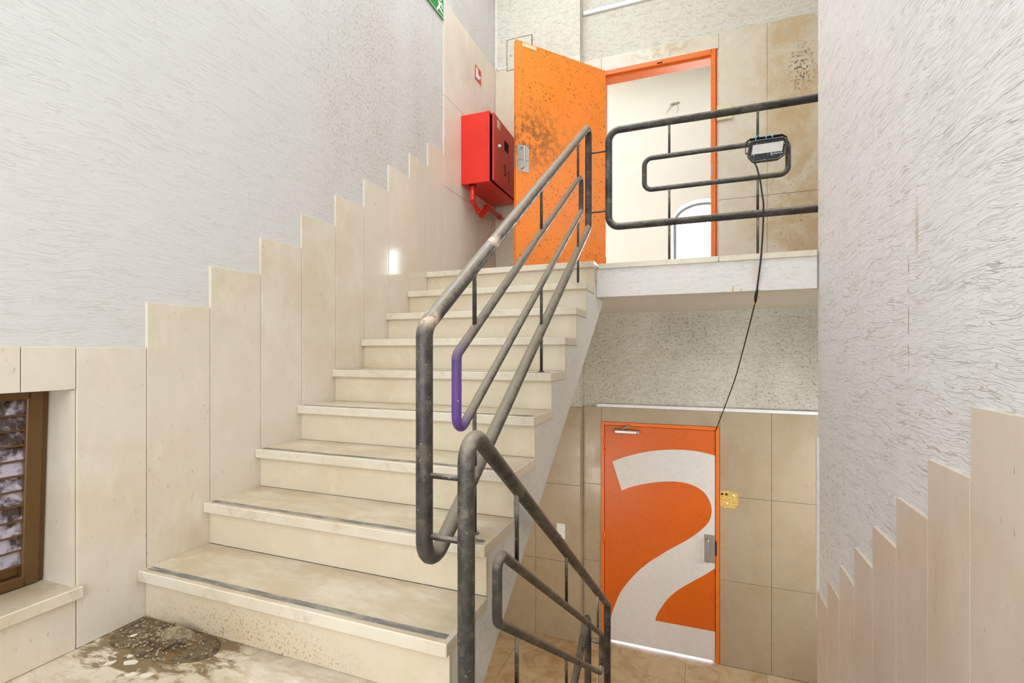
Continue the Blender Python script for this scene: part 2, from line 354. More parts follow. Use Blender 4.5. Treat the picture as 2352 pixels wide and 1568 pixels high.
# ------------------------------------------------------------------ mesh helpers
class MB:
    def __init__(s): s.v = []; s.f = []; s.s = []
    def add(s, vs_, fs, smooth=False):
        b = len(s.v); s.v += [tuple(v) for v in vs_]
        for f in fs: s.f.append(tuple(b + i for i in f)); s.s.append(smooth)
        return s
    def box(s, x0, x1, y0, y1, z0, z1, ch=0.0):
        if ch <= 0:
            vs_ = [(x, y, z) for x in (x0, x1) for y in (y0, y1) for z in (z0, z1)]
            return s.add(vs_, [(0, 1, 3, 2), (4, 6, 7, 5), (0, 4, 5, 1), (2, 3, 7, 6), (0, 2, 6, 4), (1, 5, 7, 3)])
        bm = bmesh.new(); bmesh.ops.create_cube(bm, size=1)
        for v in bm.verts:
            v.co = Vector(((x0 + x1) / 2 + v.co.x * (x1 - x0), (y0 + y1) / 2 + v.co.y * (y1 - y0), (z0 + z1) / 2 + v.co.z * (z1 - z0)))
        bmesh.ops.bevel(bm, geom=list(bm.edges), offset=ch, segments=1, affect='EDGES', profile=0.5)
        return s.frombm(bm)
    def frombm(s, bm, smooth=False):
        bm.verts.index_update()
        s.add([v.co[:] for v in bm.verts], [[v.index for v in f.verts] for f in bm.faces], smooth); bm.free(); return s
    def prism(s, pts, axis, a, b):
        """polygon pts (2D) extruded along axis from a to b; 2D axes are the two others in xyz order"""
        def mk(p, t):
            if axis == 'x': return (t, p[0], p[1])
            if axis == 'y': return (p[0], t, p[1])
            return (p[0], p[1], t)
        n = len(pts)
        vs_ = [mk(p, a) for p in pts] + [mk(p, b) for p in pts]
        fs = [tuple(range(n))[::-1], tuple(range(n, 2 * n))]
        fs += [(i, (i + 1) % n, n + (i + 1) % n, n + i) for i in range(n)]
        return s.add(vs_, fs)
    def sweep(s, path, r, closed=False, seg=14, caps=True):
        P = [Vector(p) for p in path]; n = len(P)
        tang = []
        for i in range(n):
            a = P[(i - 1) % n] if (closed or i > 0) else P[i]
            b = P[(i + 1) % n] if (closed or i < n - 1) else P[i]
            tang.append((b - a).normalized())
        ref = Vector((1, 0, 0)) if abs(tang[0].x) < 0.9 else Vector((0, 0, 1))
        u = (ref - tang[0] * ref.dot(tang[0])).normalized()
        rings = []
        for i in range(n):
            if i: u = (u - tang[i] * u.dot(tang[i])).normalized()
            w_ = tang[i].cross(u)
            rr = r[i] if isinstance(r, (list, tuple)) else r
            rings.append([P[i] + (u * math.cos(2 * math.pi * k / seg) + w_ * math.sin(2 * math.pi * k / seg)) * rr for k in range(seg)])
        vs_ = [v for rg in rings for v in rg]; fs = []
        for i in range(n if closed else n - 1):
            j = (i + 1) % n
            for k in range(seg):
                fs.append((i * seg + k, i * seg + (k + 1) % seg, j * seg + (k + 1) % seg, j * seg + k))
        s.add(vs_, fs, True)
        if caps and not closed:
            b = len(s.v) - len(vs_)
            s.f.append(tuple(b + k for k in range(seg))[::-1]); s.s.append(False)
            s.f.append(tuple(b + (n - 1) * seg + k for k in range(seg))); s.s.append(False)
        return s
    def build(s, name, mat, parent=None, kind=None, label=None, loc=None, rot=None):
        me = bpy.data.meshes.new(name); me.from_pydata(s.v, [], s.f)
        me.polygons.foreach_set('use_smooth', s.s)
        bm = bmesh.new(); bm.from_mesh(me); bmesh.ops.recalc_face_normals(bm, faces=bm.faces); bm.to_mesh(me); bm.free()
        me.update(); me.materials.append(mat)
        o = bpy.data.objects.new(name, me); COL.objects.link(o)
        if parent is not None: o.parent = parent
        if kind: o['kind'] = kind
        if label: o['label'] = label
        if loc is not None: o.location = loc
        if rot is not None: o.rotation_euler = rot
        return o

def box(*a, **k): return MB().box(*a, **k)
def thing(name, label, cat, loc=(0, 0, 0), rot=(0, 0, 0), group=None, kind=None):
    o = bpy.data.objects.new(name, None); COL.objects.link(o); o.location = loc; o.rotation_euler = rot
    o.empty_display_size = 0.1
    return tag(o, label, cat, group, kind)
def tag(o, label, cat, group=None, kind=None):
    o['label'] = label; o['category'] = cat
    if group: o['group'] = group
    if kind: o['kind'] = kind
    return o
def fillet(pts, r, closed=False, n=7):
    P = [Vector(p) for p in pts]; out = []; N = len(P)
    for i in range(N):
        if not closed and i in (0, N - 1): out.append(P[i]); continue
        a, b, c = P[i - 1], P[i], P[(i + 1) % N]
        d1 = (a - b).normalized(); d2 = (c - b).normalized()
        ang = d1.angle(d2); rr = r[i] if isinstance(r, (list, tuple)) else r
        tl = min(rr / math.tan(ang / 2), 0.45 * (a - b).length, 0.45 * (c - b).length)
        p1, p2 = b + d1 * tl, b + d2 * tl
        rad = tl * math.tan(ang / 2)
        cen = b + (d1 + d2).normalized() * (rad / math.sin(ang / 2))
        v1, v2 = (p1 - cen), (p2 - cen); tot = v1.angle(v2)
        for k in range(n + 1):
            tt = k / n
            q = (v1 * math.sin((1 - tt) * tot) + v2 * math.sin(tt * tot)) / math.sin(tot)
            out.append(cen + q)
    return out
def text_mesh(body, size, name, mat, parent, mtx, ext=0.0008):
    cu = bpy.data.curves.new(name, 'FONT'); cu.body = body; cu.size = size; cu.extrude = ext
    tmp = bpy.data.objects.new(name + '_tmp', cu); COL.objects.link(tmp)
    me = bpy.data.meshes.new_from_object(tmp.evaluated_get(bpy.context.evaluated_depsgraph_get()))
    bpy.data.objects.remove(tmp); bpy.data.curves.remove(cu)
    me.transform(mtx); me.materials.clear(); me.materials.append(mat)
    o = bpy.data.objects.new(name, me); COL.objects.link(o); o.parent = parent
    return o

# ------------------------------------------------------------------ dimensions
XL, XS, XR = -1.963, -0.66, 0.67           # left wall face, stringer face, right wall face
YB, YD = 4.66, 4.79                        # back wall: left part, door part
ZL, ZM, ZU, ZT = -1.81, 0.0, 1.622, 5.2    # lower floor, mid landing, upper landing, ceiling
YE = 3.40                                  # landing edge
RI, TR = 0.18, 0.2595
YN = lambda k: 1.209 + TR * (k - 1)        # nosing of tread k (k = 1..9)
ZN = lambda k: 0.186 + RI * (k - 1)        # top of tread k

# ------------------------------------------------------------------ structure: floors
f = box(-2.2, XS, -1.35, 1.30, -0.16, 0.0).box(XS, 0.80, -1.35, 1.09, -0.16, 0.0)
tag(f.build('floor', M['floor'], kind='structure'), 'dirty beige stone floor of the half landing at the foot of the stairs', 'floor')
f = box(-2.2, 2.3, 3.42, 4.95, 1.39, 1.602).box(-2.2, XS, 3.32, 3.42, 1.50, 1.602)
fu = f.build('floor', M['soffit'], kind='structure')
tag(fu, 'upper landing slab with white front beam above the lower orange door', 'floor')
box(XS - 0.004, XR, YE, YE + 0.03, 1.392, 1.585).build('beam_face', M['plaster_beam'], fu)
for a, b in ((-0.645, 0.122), (0.125, XR)):
    box(a, b, YE - 0.014, YE + 0.30, 1.585, ZU, ch=0.003).build('coping_stone', M['tread'], fu)
for i in range(6):
    x0 = -1.96 + 0.71 * i
    y0 = 3.705 if x0 < XR else 3.43
    box(x0, min(x0 + 0.707, 2.28), 3.705, 4.20, 1.6, ZU - 0.001).build('floor_tile', M['tread'], fu)
    box(x0, min(x0 + 0.707, 2.28), 4.203, 4.79, 1.6, ZU - 0.001).build('floor_tile', M['tread'], fu)
fl = box(-2.2, 2.3, -1.35, 4.95, ZL - 0.15, ZL - 0.008).build('floor', M['grout'], kind='structure')
tag(fl, 'brown stained stone floor of the lower landing before the numbered door', 'floor')
ys = [3.40, 3.90, 4.40, 4.79]
for j in range(3):
    off = (0.0, 0.33, 0.12)[j]
    x = -1.963 - off + 0.0
    while x < 2.28:
        a, b = max(x, -1.963), min(x + 0.66, 2.28)
        if b - a > 0.05:
            box(a, b - 0.003, ys[j], ys[j + 1] - 0.003, ZL - 0.02, ZL).build('floor_tile', M['floor_low'], fl)
        x += 0.66

# ------------------------------------------------------------------ structure: left wall
PX = 0.012  # panels stand proud of the plaster
WY0, WY1, WZ0, WZ1 = 0.10, 1.017, 0.205, 0.877
bw = MB()
for y0, y1, z0, z1 in ((-1.35, WY0, ZL, ZT), (WY0, WY1, ZL, WZ0 - 0.012), (WY0, WY1, WZ1, ZT), (WY1, YD + 0.15, ZL, ZT)):
    bw.box(XL - 0.22, XL - PX, y0, y1, z0, z1)
wl = tag(bw.build('wall_left', M['plaster_left'], kind='structure'),
         'left wall with white combed plaster above a stepped dado of cream stone panels', 'wall')
G = 0.0014
def lpanel(y0, y1, z0, z1, m='panel_left'):
    box(XL - PX - 0.004, XL, y0 + G, y1 - G, z0 + G, z1 - G, ch=0.0012).build('stone_panel', M[m], wl)
lpanel(WY1, 1.243, 0.0, 1.022)                               # right of the window
for y0, y1 in ((-0.35, 0.30), (0.30, 0.873), (0.873, WY1)):
    lpanel(y0, y1, WZ1, 1.022)
for y0, y1 in ((-0.35, 0.42), (0.42, WY1)):
    lpanel(y0, y1, 0.0, 0.182)
for k in range(9):
    y0 = 1.243 + TR * k; y1 = y0 + TR if k < 8 else 3.575
    zb = (0.0 if k == 0 else ZN(k) - 0.03)
    lpanel(y0, y1, zb if k else 0.02, 1.197 + 0.1805 * k)
for y0, y1 in ((3.575, 4.145), (4.145, YB)):
    for z0, z1 in ((ZU, 2.385), (2.385, 3.14), (3.14, 3.925)):
        lpanel(y0, y1, z0, z1)
for y0, y1 in ((3.0, 3.575), (3.575, 4.145), (4.145, YB)):
    for z0, z1 in ((ZL, -1.045), (-1.045, -0.287), (-0.287, 0.475)):
        lpanel(y0, y1, z0, z1, 'panel_low')

# window in the left wall (louvred leaf)
w1 = thing('window_1', 'brown louvred window set in the left wall near the floor', 'window', kind='structure')
box(XL - 0.22, XL + 0.024, WY0 - 0.03, WY1 + 0.010, WZ0 - 0.030, WZ0 + 0.010, ch=0.003).build('window_sill', M['tread'], w1, label='pale stone sill with a dark drip stain')
box(XL - 0.22, XL - 0.004, WY1 - 0.012, WY1 - 0.001, WZ0 + 0.01, WZ1 - 0.001).build('jamb_lining', M['panel_left'], w1)
lean = math.atan2(0.035, WZ1 - WZ0)
leaf = bpy.data.objects.new('window_leaf', None); COL.objects.link(leaf); leaf.parent = w1
leaf.location = (XL - 0.128, 0, WZ1 - 0.005); leaf.rotation_euler = (0, lean, 0)
H = WZ1 - WZ0 - 0.018
y0, y1 = WY0 + 0.01, WY1 - 0.013
fm = MB()
fm.box(-0.045, 0, y1 - 0.022, y1, -H, 0, ch=0.002).box(-0.030, 0.012, y1 - 0.062, y1 - 0.018, -H, 0, ch=0.003)
fm.box(-0.045, 0.010, y0, y0 + 0.06, -H, 0, ch=0.003)
fm.box(-0.030, 0.012, y0 + 0.05, y1 - 0.05, -0.026, 0, ch=0.003).box(-0.030, 0.012, y0 + 0.05, y1 - 0.05, -H, -H + 0.035, ch=0.003)
fm.box(-0.040, -0.01, y0 + 0.05, y1 - 0.05, -H + 0.035, -H + 0.075, ch=0.003)
# leaf node becomes the frame mesh itself so that nothing nests deeper than a sub-part
bpy.data.objects.remove(leaf)
leaf = fm.build('window_leaf', M['brown'], w1, loc=(XL - 0.128, 0, WZ1 - 0.005), rot=(0, lean, 0))
NB = 11
for i in range(NB):
    zt = -0.026 - i * (H - 0.10) / NB
    hh = (H - 0.10) / NB
    b = MB().prism([(-0.020, zt + 0.004), (-0.014, zt + 0.004), (0.002, zt - hh + 0.003), (-0.005, zt - hh - 0.002)], 'y', y0 + 0.055, y1 - 0.058)
    b.build('louvre_blade', M['louvre'], leaf)
    MB().box(-0.008, 0.006, y0 + 0.055, y1 - 0.058, zt - hh - 0.003, zt - hh + 0.003).build('blade_rail', M['brown'], leaf)
box(XL - 0.215, XL - 0.20, WY0, WY1, WZ0, WZ1).build('louvre_shade_sheet', M['dark'], w1)  # dark sheet added behind the blades, standing in for unlit depth

# ------------------------------------------------------------------ structure: right wall
rw = box(XR + PX, XR + 0.14, -1.35, 3.432, ZL, ZT).build('wall_right', M['plaster_right'], kind='structure')
tag(rw, 'right wall of white combed plaster over a dado of tan stone panels stepping down', 'wall')
ye = [1.120, 1.372, 1.631, 1.885, 2.145, 2.40, 2.652, 2.90, 3.146, 3.40]
tops = [0.858, 0.671, 0.482, 0.294, 0.113, -0.07, -0.253, -0.43, -0.61]
# a panel spans ye[k]..ye[k+1]; its top is level with the step behind it
pt = [1.04, 0.860, 0.671, 0.482, 0.294, 0.113, -0.070, -0.253, -0.421]
for k in range(9):
    a, b = ye[k], ye[k + 1]
    zt = pt[k]
    box(XR, XR + PX + 0.004, a + G, b - G, max(ZL, zt - 1.12), zt, ch=0.0012).build('stone_panel', M['panel_right'], rw)
box(XR, XR + PX + 0.004, 0.2, 1.12 - G, 0.0, 1.22, ch=0.0012).build('stone_panel', M['panel_right'], rw)
box(XR - 0.001, XR + 0.016, 3.402, 3.434, -0.605, 0.49, ch=0.002).build('corner_strip', M['smooth_white'], rw)

# ------------------------------------------------------------------ structure: back wall with two door openings
XP = -1.08            # the step between the two planes of the back wall
DX0, DX1 = -0.887, 0.165
D2T, D1T = 0.333, 3.76
b = MB()
b.box(-2.2, XP + 0.007, YB + PX, YD + 0.16, ZL - 0.1, ZT)
b.box(XP - 0.1, DX0, YD + PX, YD + 0.16, ZL - 0.1, ZT)
b.box(DX1, 2.4, YD + PX, YD + 0.16, ZL - 0.1, ZT)
b.box(DX0, DX1, YD + PX, YD + 0.16, D2T, ZU - 0.02)
b.box(DX0, DX1, YD + PX, YD + 0.16, D1T, ZT)
wb = tag(b.build('wall_back', M['plaster_back'], kind='structure'),
         'back wall of rough grimy plaster over beige stone panels around both orange doors', 'wall')
def bpanel(x0, x1, z0, z1, y=YD):
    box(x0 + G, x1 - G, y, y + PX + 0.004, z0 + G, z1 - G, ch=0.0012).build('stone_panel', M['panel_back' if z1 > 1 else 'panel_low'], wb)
for zs, dt in (((ZL, -1.045, -0.287, 0.475), D2T), ((ZU, 2.385, 3.14, 3.898), D1T)):
    up = zs[0] > 0
    for z0, z1 in zip(zs, zs[1:]):
        bpanel(XL, -1.522, z0, z1 + (0.02 if up and z1 > 3.8 else 0), YB); bpanel(-1.522, XP + 0.0124, z0, z1, YB)
        bpanel(XP + 0.0115, DX0, z0, z1)
        edges = (0.175, 0.567, 1.0, 1.43, 1.86, 2.28) if up else (0.185, 0.601, 1.02, 1.44, 1.86, 2.28)
        for x0, x1 in zip(edges, edges[1:]): bpanel(x0, x1, z0, z1)
        box(XP + 0.0072, XP + 0.011, YB + 0.0165, YD + 0.006, z0 + G, z1 - G).build('stone_panel', M['panel_back' if z1 > 1 else 'panel_low'], wb)
    bpanel(DX0, edges[0], dt, zs[3])
box(XP + 0.15, XR + 0.3, YD - 0.010, YD + 0.013, 0.476, 0.506, ch=0.003).build('cable_trunking', M['white_trunk'], wb, label='white plastic cable trunking above the lower door')
box(XP + 0.012, 1.9, YD - 0.010, YD + 0.013, 4.355, 4.395, ch=0.004).build('cable_trunking', M['white_trunk'], wb, label='white ledge strip high above the upper door')
box(XP + 0.012, 1.9, YD + 0.0105, YD + 0.013, 0.988, 0.993).build('pour_joint', M['grout'], wb, label='thin horizontal joint in the grimy plaster')
for a in ((XL + 0.002, XL + 0.022, 3.94, ZT), (XL + 0.022, -1.835, 3.922, 3.945)):
    box(a[0], a[1], YB + 0.002, YB + 0.013, a[2], a[3]).build('plaster_border', M['smooth_white'], wb)

# ------------------------------------------------------------------ other walls, ceilings (outside the frame)
tag(box(-2.2, 2.4, -1.35, YD + 0.15, ZT, ZT + 0.15).build('ceiling', M['room_white'], kind='structure'),
    'white ceiling over the stairwell, above the picture', 'ceiling')
tag(box(2.28, 2.45, -1.35, YD + 0.15, ZL - 0.15, ZT).build('wall_side', M['smooth_white'], kind='structure'),
    'plain white wall closing the landings on the far right', 'wall')
fw = box(-2.2, 2.45, -1.5, -1.35, ZL - 0.15, ZT)
tag(fw.build('wall_front', M['smooth_white'], kind='structure'), 'white wall of the half landing behind the viewer', 'wall')

# room behind the open door
RX0, RX1, RY0, RY1, RZ = -2.6, 1.9, YD + 0.16, 6.60, 4.58
tag(box(RX0, RX1, RY0, RY1 + 0.2, ZU - 0.2, ZU - 0.003).build('floor', M['tread'], kind='structure'), 'pale floor of the bright room beyond the open door', 'floor')
tag(box(RX0, RX1, RY0, RY1 + 0.2, RZ, RZ + 0.15).build('ceiling', M['room_white'], kind='structure'), 'white ceiling of the bright room beyond the open door', 'ceiling')
tag(box(RX0 - 0.15, RX0, RY0, RY1 + 0.2, ZU - 0.2, RZ).build('wall_room_left', M['room_white'], kind='structure'), 'left white wall of the bright room', 'wall')
tag(box(RX1, RX1 + 0.15, RY0, RY1 + 0.2, ZU - 0.2, RZ).build('wall_room_right', M['room_white'], kind='structure'), 'right white wall of the bright room', 'wall')
AZS, AZT, AZB = 2.70, 2.945, 1.75
ARCH = ((-0.315, 0.435), (0.535, 0.835))
ARZ = {-0.315: (2.70, 2.945), 0.535: (2.57, 2.75)}      # springing and crown of each arch
mb = MB()
mb.box(RX0, ARCH[0][0], RY1, RY1 + 0.2, ZU - 0.2, RZ).box(ARCH[0][1], ARCH[1][0], RY1, RY1 + 0.2, ZU - 0.2, RZ).box(ARCH[1][1], RX1, RY1, RY1 + 0.2, ZU - 0.2, RZ)
N = 20
def archz(x, x0, x1, zs=AZS, zt=AZT):
    c, h = (x0 + x1) / 2, (x1 - x0) / 2
    return zs + (zt - zs) * math.sqrt(max(0, 1 - ((x - c) / h) ** 2))
for AX0, AX1 in ARCH:
    mb.box(AX0, AX1, RY1, RY1 + 0.2, ZU - 0.2, AZB)
    for i in range(N):
        a0 = math.pi * (1 - i / N); a1 = math.pi * (1 - (i + 1) / N)
        c, h = (AX0 + AX1) / 2, (AX1 - AX0) / 2
        xa, xb = c + h * math.cos(a0), c + h * math.cos(a1)
        mb.prism([(xa, archz(xa, AX0, AX1, *ARZ[AX0])), (xb, archz(xb, AX0, AX1, *ARZ[AX0])), (xb, RZ), (xa, RZ)], 'y', RY1, RY1 + 0.2)
tag(mb.build('wall_room_back', M['room_white'], kind='structure'), 'white end wall with the arched window, seen through the open door', 'wall')
def archpath(x0, x1, inset, yy):
    zs_, zt_ = ARZ[x0]
    x0, x1 = x0 + inset, x1 - inset
    pts = [(x0, yy, AZB + inset)]
    for i in range(17):
        a = math.pi * (1 - i / 16); xx = (x0 + x1) / 2 + (x1 - x0) / 2 * math.cos(a)
        pts.append((xx, yy, archz(xx, x0, x1, zs_, zt_ - inset)))
    pts.append((x1, yy, AZB + inset)); return pts
for wn, (AX0, AX1), lb in (('window_2', ARCH[0], 'arched grey window glowing at the end of the bright room'), ('window_3', ARCH[1], 'narrow second arched window of the bright room, seen only mirrored in the polished stone')):
    w2 = thing(wn, lb, 'window', kind='structure')
    MB().sweep(archpath(AX0, AX1, 0.035, RY1 + 0.10), 0.022, closed=True, seg=6).build('window_frame', M['grey_frame'], w2)
    MB().prism([(p[0], p[2]) for p in archpath(AX0, AX1, 0.05, 0)], 'y', RY1 + 0.10, RY1 + 0.104).build('pane', M['glass'], w2)
    box(AX0 - 0.02, AX1 + 0.02, RY1 - 0.02, RY1 + 0.2, AZB - 0.03, AZB, ch=0.004).build('window_sill', M['room_white'], w2)
# room behind the lower door
tag(box(-1.6, 1.2, RY0, 5.6, ZL - 0.15, ZL - 0.004).build('floor', M['tread'], kind='structure'), 'pale floor behind the closed numbered door', 'floor')
tag(box(-1.6, 1.2, 5.6, 5.7, ZL - 0.1, 0.9).box(-1.7, -1.6, RY0, 5.7, ZL - 0.1, 0.9).box(1.2, 1.3, RY0, 5.7, ZL - 0.1, 0.9).box(-1.7, 1.3, RY0, 5.7, 0.9, 1.0).build('wall_lower_room', M['room_white'], kind='structure'),
    'white walls of the hidden room behind the closed numbered door', 'wall')

# ------------------------------------------------------------------ the staircase going up
S0, S1 = 0.0205, 0.0445
st = thing('staircase', 'cream stone staircase rising along the left wall to the upper landing', 'staircase', (-1.3, 1.24, 0))
inv = Vector((1.3, -1.24, 0))
def S(mb, name, mat, parent=st, label=None):
    mb.v = [(v[0] + 1.3, v[1] - 1.24, v[2]) for v in mb.v]
    return mb.build(name, mat, parent, label=label)
body = [(1.262, 0.0), (1.262, 0.143)]
for k in range(1, 9):
    body += [(YN(k + 1) + 0.048, ZN(k) - 0.041), (YN(k + 1) + 0.048, ZN(k + 1) - 0.041)]
body[-1] = (YE - 0.001, ZN(9) - 0.041); body.insert(-1, (YN(9) + 0.048, ZN(9) - 0.041))
body += [(YE - 0.001, 1.40), (3.64, 1.39 - 0.004), (3.60, 1.338), (2.764, 0.776), (1.478, -0.095), (1.30, -0.16), (1.30, 0.0)]
# the core is drawn as one clean side outline
core = [(1.262, -0.001), (1.262, 0.144)]
for k in range(1, 9):
    core += [(YN(k + 1) + 0.048, ZN(k) - 0.042), (YN(k + 1) + 0.048, ZN(k + 1) - 0.042)]
core += [(YE - 0.002, ZN(9) - 0.042), (YE - 0.002, 1.389), (3.655, 1.388), (3.60, 1.338), (2.764, 0.776), (1.478, -0.095), (1.30, -0.21), (1.30, -0.001)]
S(MB().prism(core, 'x', XL + 0.002, XS - 0.006), 'stringer', M['plaster_stair'], label='white roughcast side and underside of the flight')
for k in range(1, 10):
    yb = YN(k) + 0.030
    S(box(XL + 0.001, XS - 0.003, yb, yb + 0.018, (0.001 if k == 1 else ZN(k - 1) + 0.0005), ZN(k) - 0.041), 'riser', M['riser'])
    y1 = YN(k + 1) + 0.028 if k < 9 else 3.70
    trd = S(box(XL + 0.001, XS + 0.003, YN(k), y1, ZN(k) - 0.041, ZN(k), ch=0.003), 'tread', M['tread'])
    if k < 9:
        S(box(XL + 0.022, XS - 0.012, YN(k) + S0, YN(k) + S1, ZN(k) - 0.001, ZN(k) + 0.0012), 'grip_strip', M['grip'], trd, 'worn dark grey anti-slip strip')

# the flight going down
sd = thing('staircase', 'stone staircase dropping along the right wall to the lower landing', 'staircase', (0, 1.2, -0.9))
def Sd(mb, name, mat): 
    mb.v = [(v[0], v[1] - 1.2, v[2] + 0.9) for v in mb.v]
    return mb.build(name, mat, sd)
LY = lambda k: 1.118 + 0.2535 * (k - 1)          # nosing of lower tread k
core = [(LY(1) + 0.03, -0.2211)]
for k in range(1, 10):
    core += [(LY(k + 1) + 0.034, -0.18 * k - 0.042), (LY(k + 1) + 0.034, -0.18 * (k + 1) - 0.042)]
core[-1] = (LY(10) + 0.034, ZL + 0.001)
core += [(3.1, ZL + 0.001), (LY(1) + 0.03, -0.50)]
Sd(MB().prism(core, 'x', XS + 0.01, XR - 0.002), 'stringer', M['plaster_stair'])
for k in range(1, 10):
    z = -0.18 * k
    Sd(box(XS + 0.005, XR - 0.001, LY(k), LY(k + 1) + 0.026, z - 0.041, z, ch=0.003), 'tread', M['tread'])
    Sd(box(XS + 0.008, XR - 0.001, LY(k + 1) + 0.014, LY(k + 1) + 0.032, (z - 0.18 if k < 9 else ZL + 0.0005), z - 0.041), 'riser', M['riser'])
Sd(box(XS + 0.008, XR - 0.001, 1.094, 1.114, -0.18, -0.161), 'riser', M['riser'])

# ------------------------------------------------------------------ railings
RO, RIN, RB = 0.0245, 0.0165, 0.0078
def tube(path, r, name, mat, parent, closed=False, seg=16):
    return MB().sweep(path, r, closed, seg).build(name, mat, parent)
def rod(a, b, r, parent, name='baluster', mat='rail'):
    return MB().sweep([a, b], r, seg=10).build(name, M[mat], parent)
def line(z0, y0, sl): return lambda y: z0 + sl * (y - y0)

# upper flight
rx = -0.735
r1 = thing('stair_railing', 'black tube railing sloping up the left flight, with purple overspray', 'railing')
top, bot = line(1.149, 1.33, 0.691), line(0.445, 1.367, 0.690)
it, ib = line(1.031, 1.477, 0.664), line(0.818, 1.559, 0.675)
ya, yb = 1.222, 3.474
tube(fillet([(rx, ya, top(ya)), (rx, yb, top(yb)), (rx, yb, bot(yb)), (rx, ya, bot(ya))], [0.055, 0.045, 0.045, 0.06], True), RO, 'outer_frame', M['rail_purple'], r1, True, 20)
yc, yd = 1.422, 3.238
tube(fillet([(rx, yc, it(yc)), (rx, yd, it(yd)), (rx, yd, ib(yd)), (rx, yc, ib(yc))], 0.035, True), RIN, 'inner_frame', M['rail_purple'], r1, True, 16)
for yy, k in ((1.559, 2), (2.344, 5), (3.147, 8)):
    rod((rx, yy, it(yy)), (rx, yy, top(yy)), RB, r1)
    rod((rx, yy, bot(yy)), (rx, yy, ib(yy)), RB, r1)
    rod((rx, yy, ZN(k)), (rx, yy, bot(yy)), RB, r1)
    MB().sweep([(rx, yy, ZN(k) + 0.0005), (rx, yy, ZN(k) + 0.005)], 0.016, seg=12).build('foot_plate', M['rail'], r1)

# landing guard
gy = 3.462
r2 = thing('guard_railing', 'black rectangular tube guard railing along the edge of the upper landing', 'railing')
gt, gb, gl, ge = 2.566, 1.888, -0.588, XR + 0.06
tube(fillet([(ge, gy, gt), (gl, gy, gt), (gl, gy, gb), (ge, gy, gb)], 0.075), RO, 'outer_frame', M['rail'], r2, seg=20)
tube(fillet([(-0.344, gy, 2.336), (0.527, gy, 2.336), (0.527, gy, 2.121), (-0.344, gy, 2.121)], 0.05, True), RIN, 'inner_frame', M['rail'], r2, True)
for x in (-0.181, 0.356):
    rod((x, gy, 2.336), (x, gy, gt), RB, r2); rod((x, gy, gb), (x, gy, 2.121), RB, r2); rod((x, gy, ZU), (x, gy, gb), RB, r2)
for z in (2.43, 2.006):
    rod((rx, 3.468, z), (gl, 3.464, z), 0.006, r2, 'connector')

# lower flight
lx = -0.60
r3 = thing('stair_railing', 'dusty black tube railing sloping down the right flight in the foreground', 'railing')
top3 = line(0.659, 1.43, -0.704); bot3 = line(0.020, 1.219, -0.704)
it3 = line(0.236, 1.635, -0.685); ib3 = line(0.057, 1.561, -0.703)
ya, yb = 1.219, 3.474
tube(fillet([(lx, ya, top3(ya)), (lx, yb, top3(yb)), (lx, yb, bot3(yb)), (lx, ya, bot3(ya))], [0.058, 0.045, 0.045, 0.055], True), RO, 'outer_frame', M['rail'], r3, True, 20)
yc, yd = 1.442, 3.245
tube(fillet([(lx, yc, it3(yc)), (lx, yd, it3(yd)), (lx, yd, ib3(yd)), (lx, yc, ib3(yc))], 0.035, True), RIN, 'inner_frame', M['rail'], r3, True)
for yy, k in ((1.623, 2), (2.322, 5), (3.12, 8)):
    rod((lx, yy, it3(yy)), (lx, yy, top3(yy)), RB, r3)
    rod((lx, yy, bot3(yy)), (lx, yy, ib3(yy)), RB, r3)
    rod((lx, yy, -0.18 * k), (lx, yy, bot3(yy)), RB, r3)
for z in (0.651, 0.476):
    rod((rx + 0.02, 1.221, z), (lx, 1.221, z), 0.0085, r3, 'connector')

# flight below, only its upper end shows
r4 = thing('stair_railing', 'black tube railing end rising beside the lower landing, at the bottom of the stairwell', 'railing')
t4 = line(-0.845, 3.45, 0.62)
tube(fillet([(rx, 2.35, t4(2.35)), (rx, 3.455, t4(3.455)), (rx, 3.455, -1.50), (rx, 2.35, t4(2.35) - 0.66)], 0.045, True), RO, 'outer_frame', M['rail_clean'], r4, True, 16)
rod((rx, 3.455, -1.045), (lx, 3.47, -1.07), 0.0085, r4, 'connector')
for yy in (2.5, 3.2):
    rod((rx, yy, max(ZL - 0.1, t4(yy) - 0.95)), (rx, yy, t4(yy) - 0.62), RB, r4, mat='rail_clean')

# ------------------------------------------------------------------ upper door (open)
d1 = thing('door_1', 'open orange door at the top of the stairs, its leaf stained by mould', 'door', (DX0, YD, ZU), kind='structure')
def L(mb, o): mb.v = [(v[0] - o[0], v[1] - o[1], v[2] - o[2]) for v in mb.v]; return mb
o1 = (DX0, YD, ZU)
D1R = 0.15
fr = MB().box(DX0 - 0.01, DX0 + 0.033, YD - 0.010, YD + 0.15, ZU, D1T, ch=0.003)
fr.box(D1R - 0.04, D1R, YD - 0.010, YD + 0.03, ZU, D1T, ch=0.003).box(D1R - 0.028, D1R + 0.02, YD + 0.02, YD + 0.15, ZU, D1T, ch=0.003)
fr.box(DX0 + 0.02, D1R - 0.03, YD - 0.010, YD + 0.03, D1T - 0.045, D1T, ch=0.003).box(DX0 + 0.02, D1R - 0.02, YD + 0.02, YD + 0.15, D1T - 0.062, D1T, ch=0.003)
L(fr, o1).build('door_frame', M['orange_frame'], d1)
L(box(-0.36, -0.31, YD - 0.0115, YD, D1T - 0.038, D1T - 0.026), o1).build('strike_plate', M['dark'], d1)
L(box(D1R - 0.036, D1R - 0.026, YD - 0.0115, YD, 2.61, 2.72), o1).build('strike_plate', M['steel_dull'], d1)
hx, hy = -0.835, 4.675
ang = math.atan2(3.934 - hy, -1.47 - hx)
lw = math.hypot(3.934 - hy, -1.47 - hx)
LH = 3.69 - ZU - 0.008
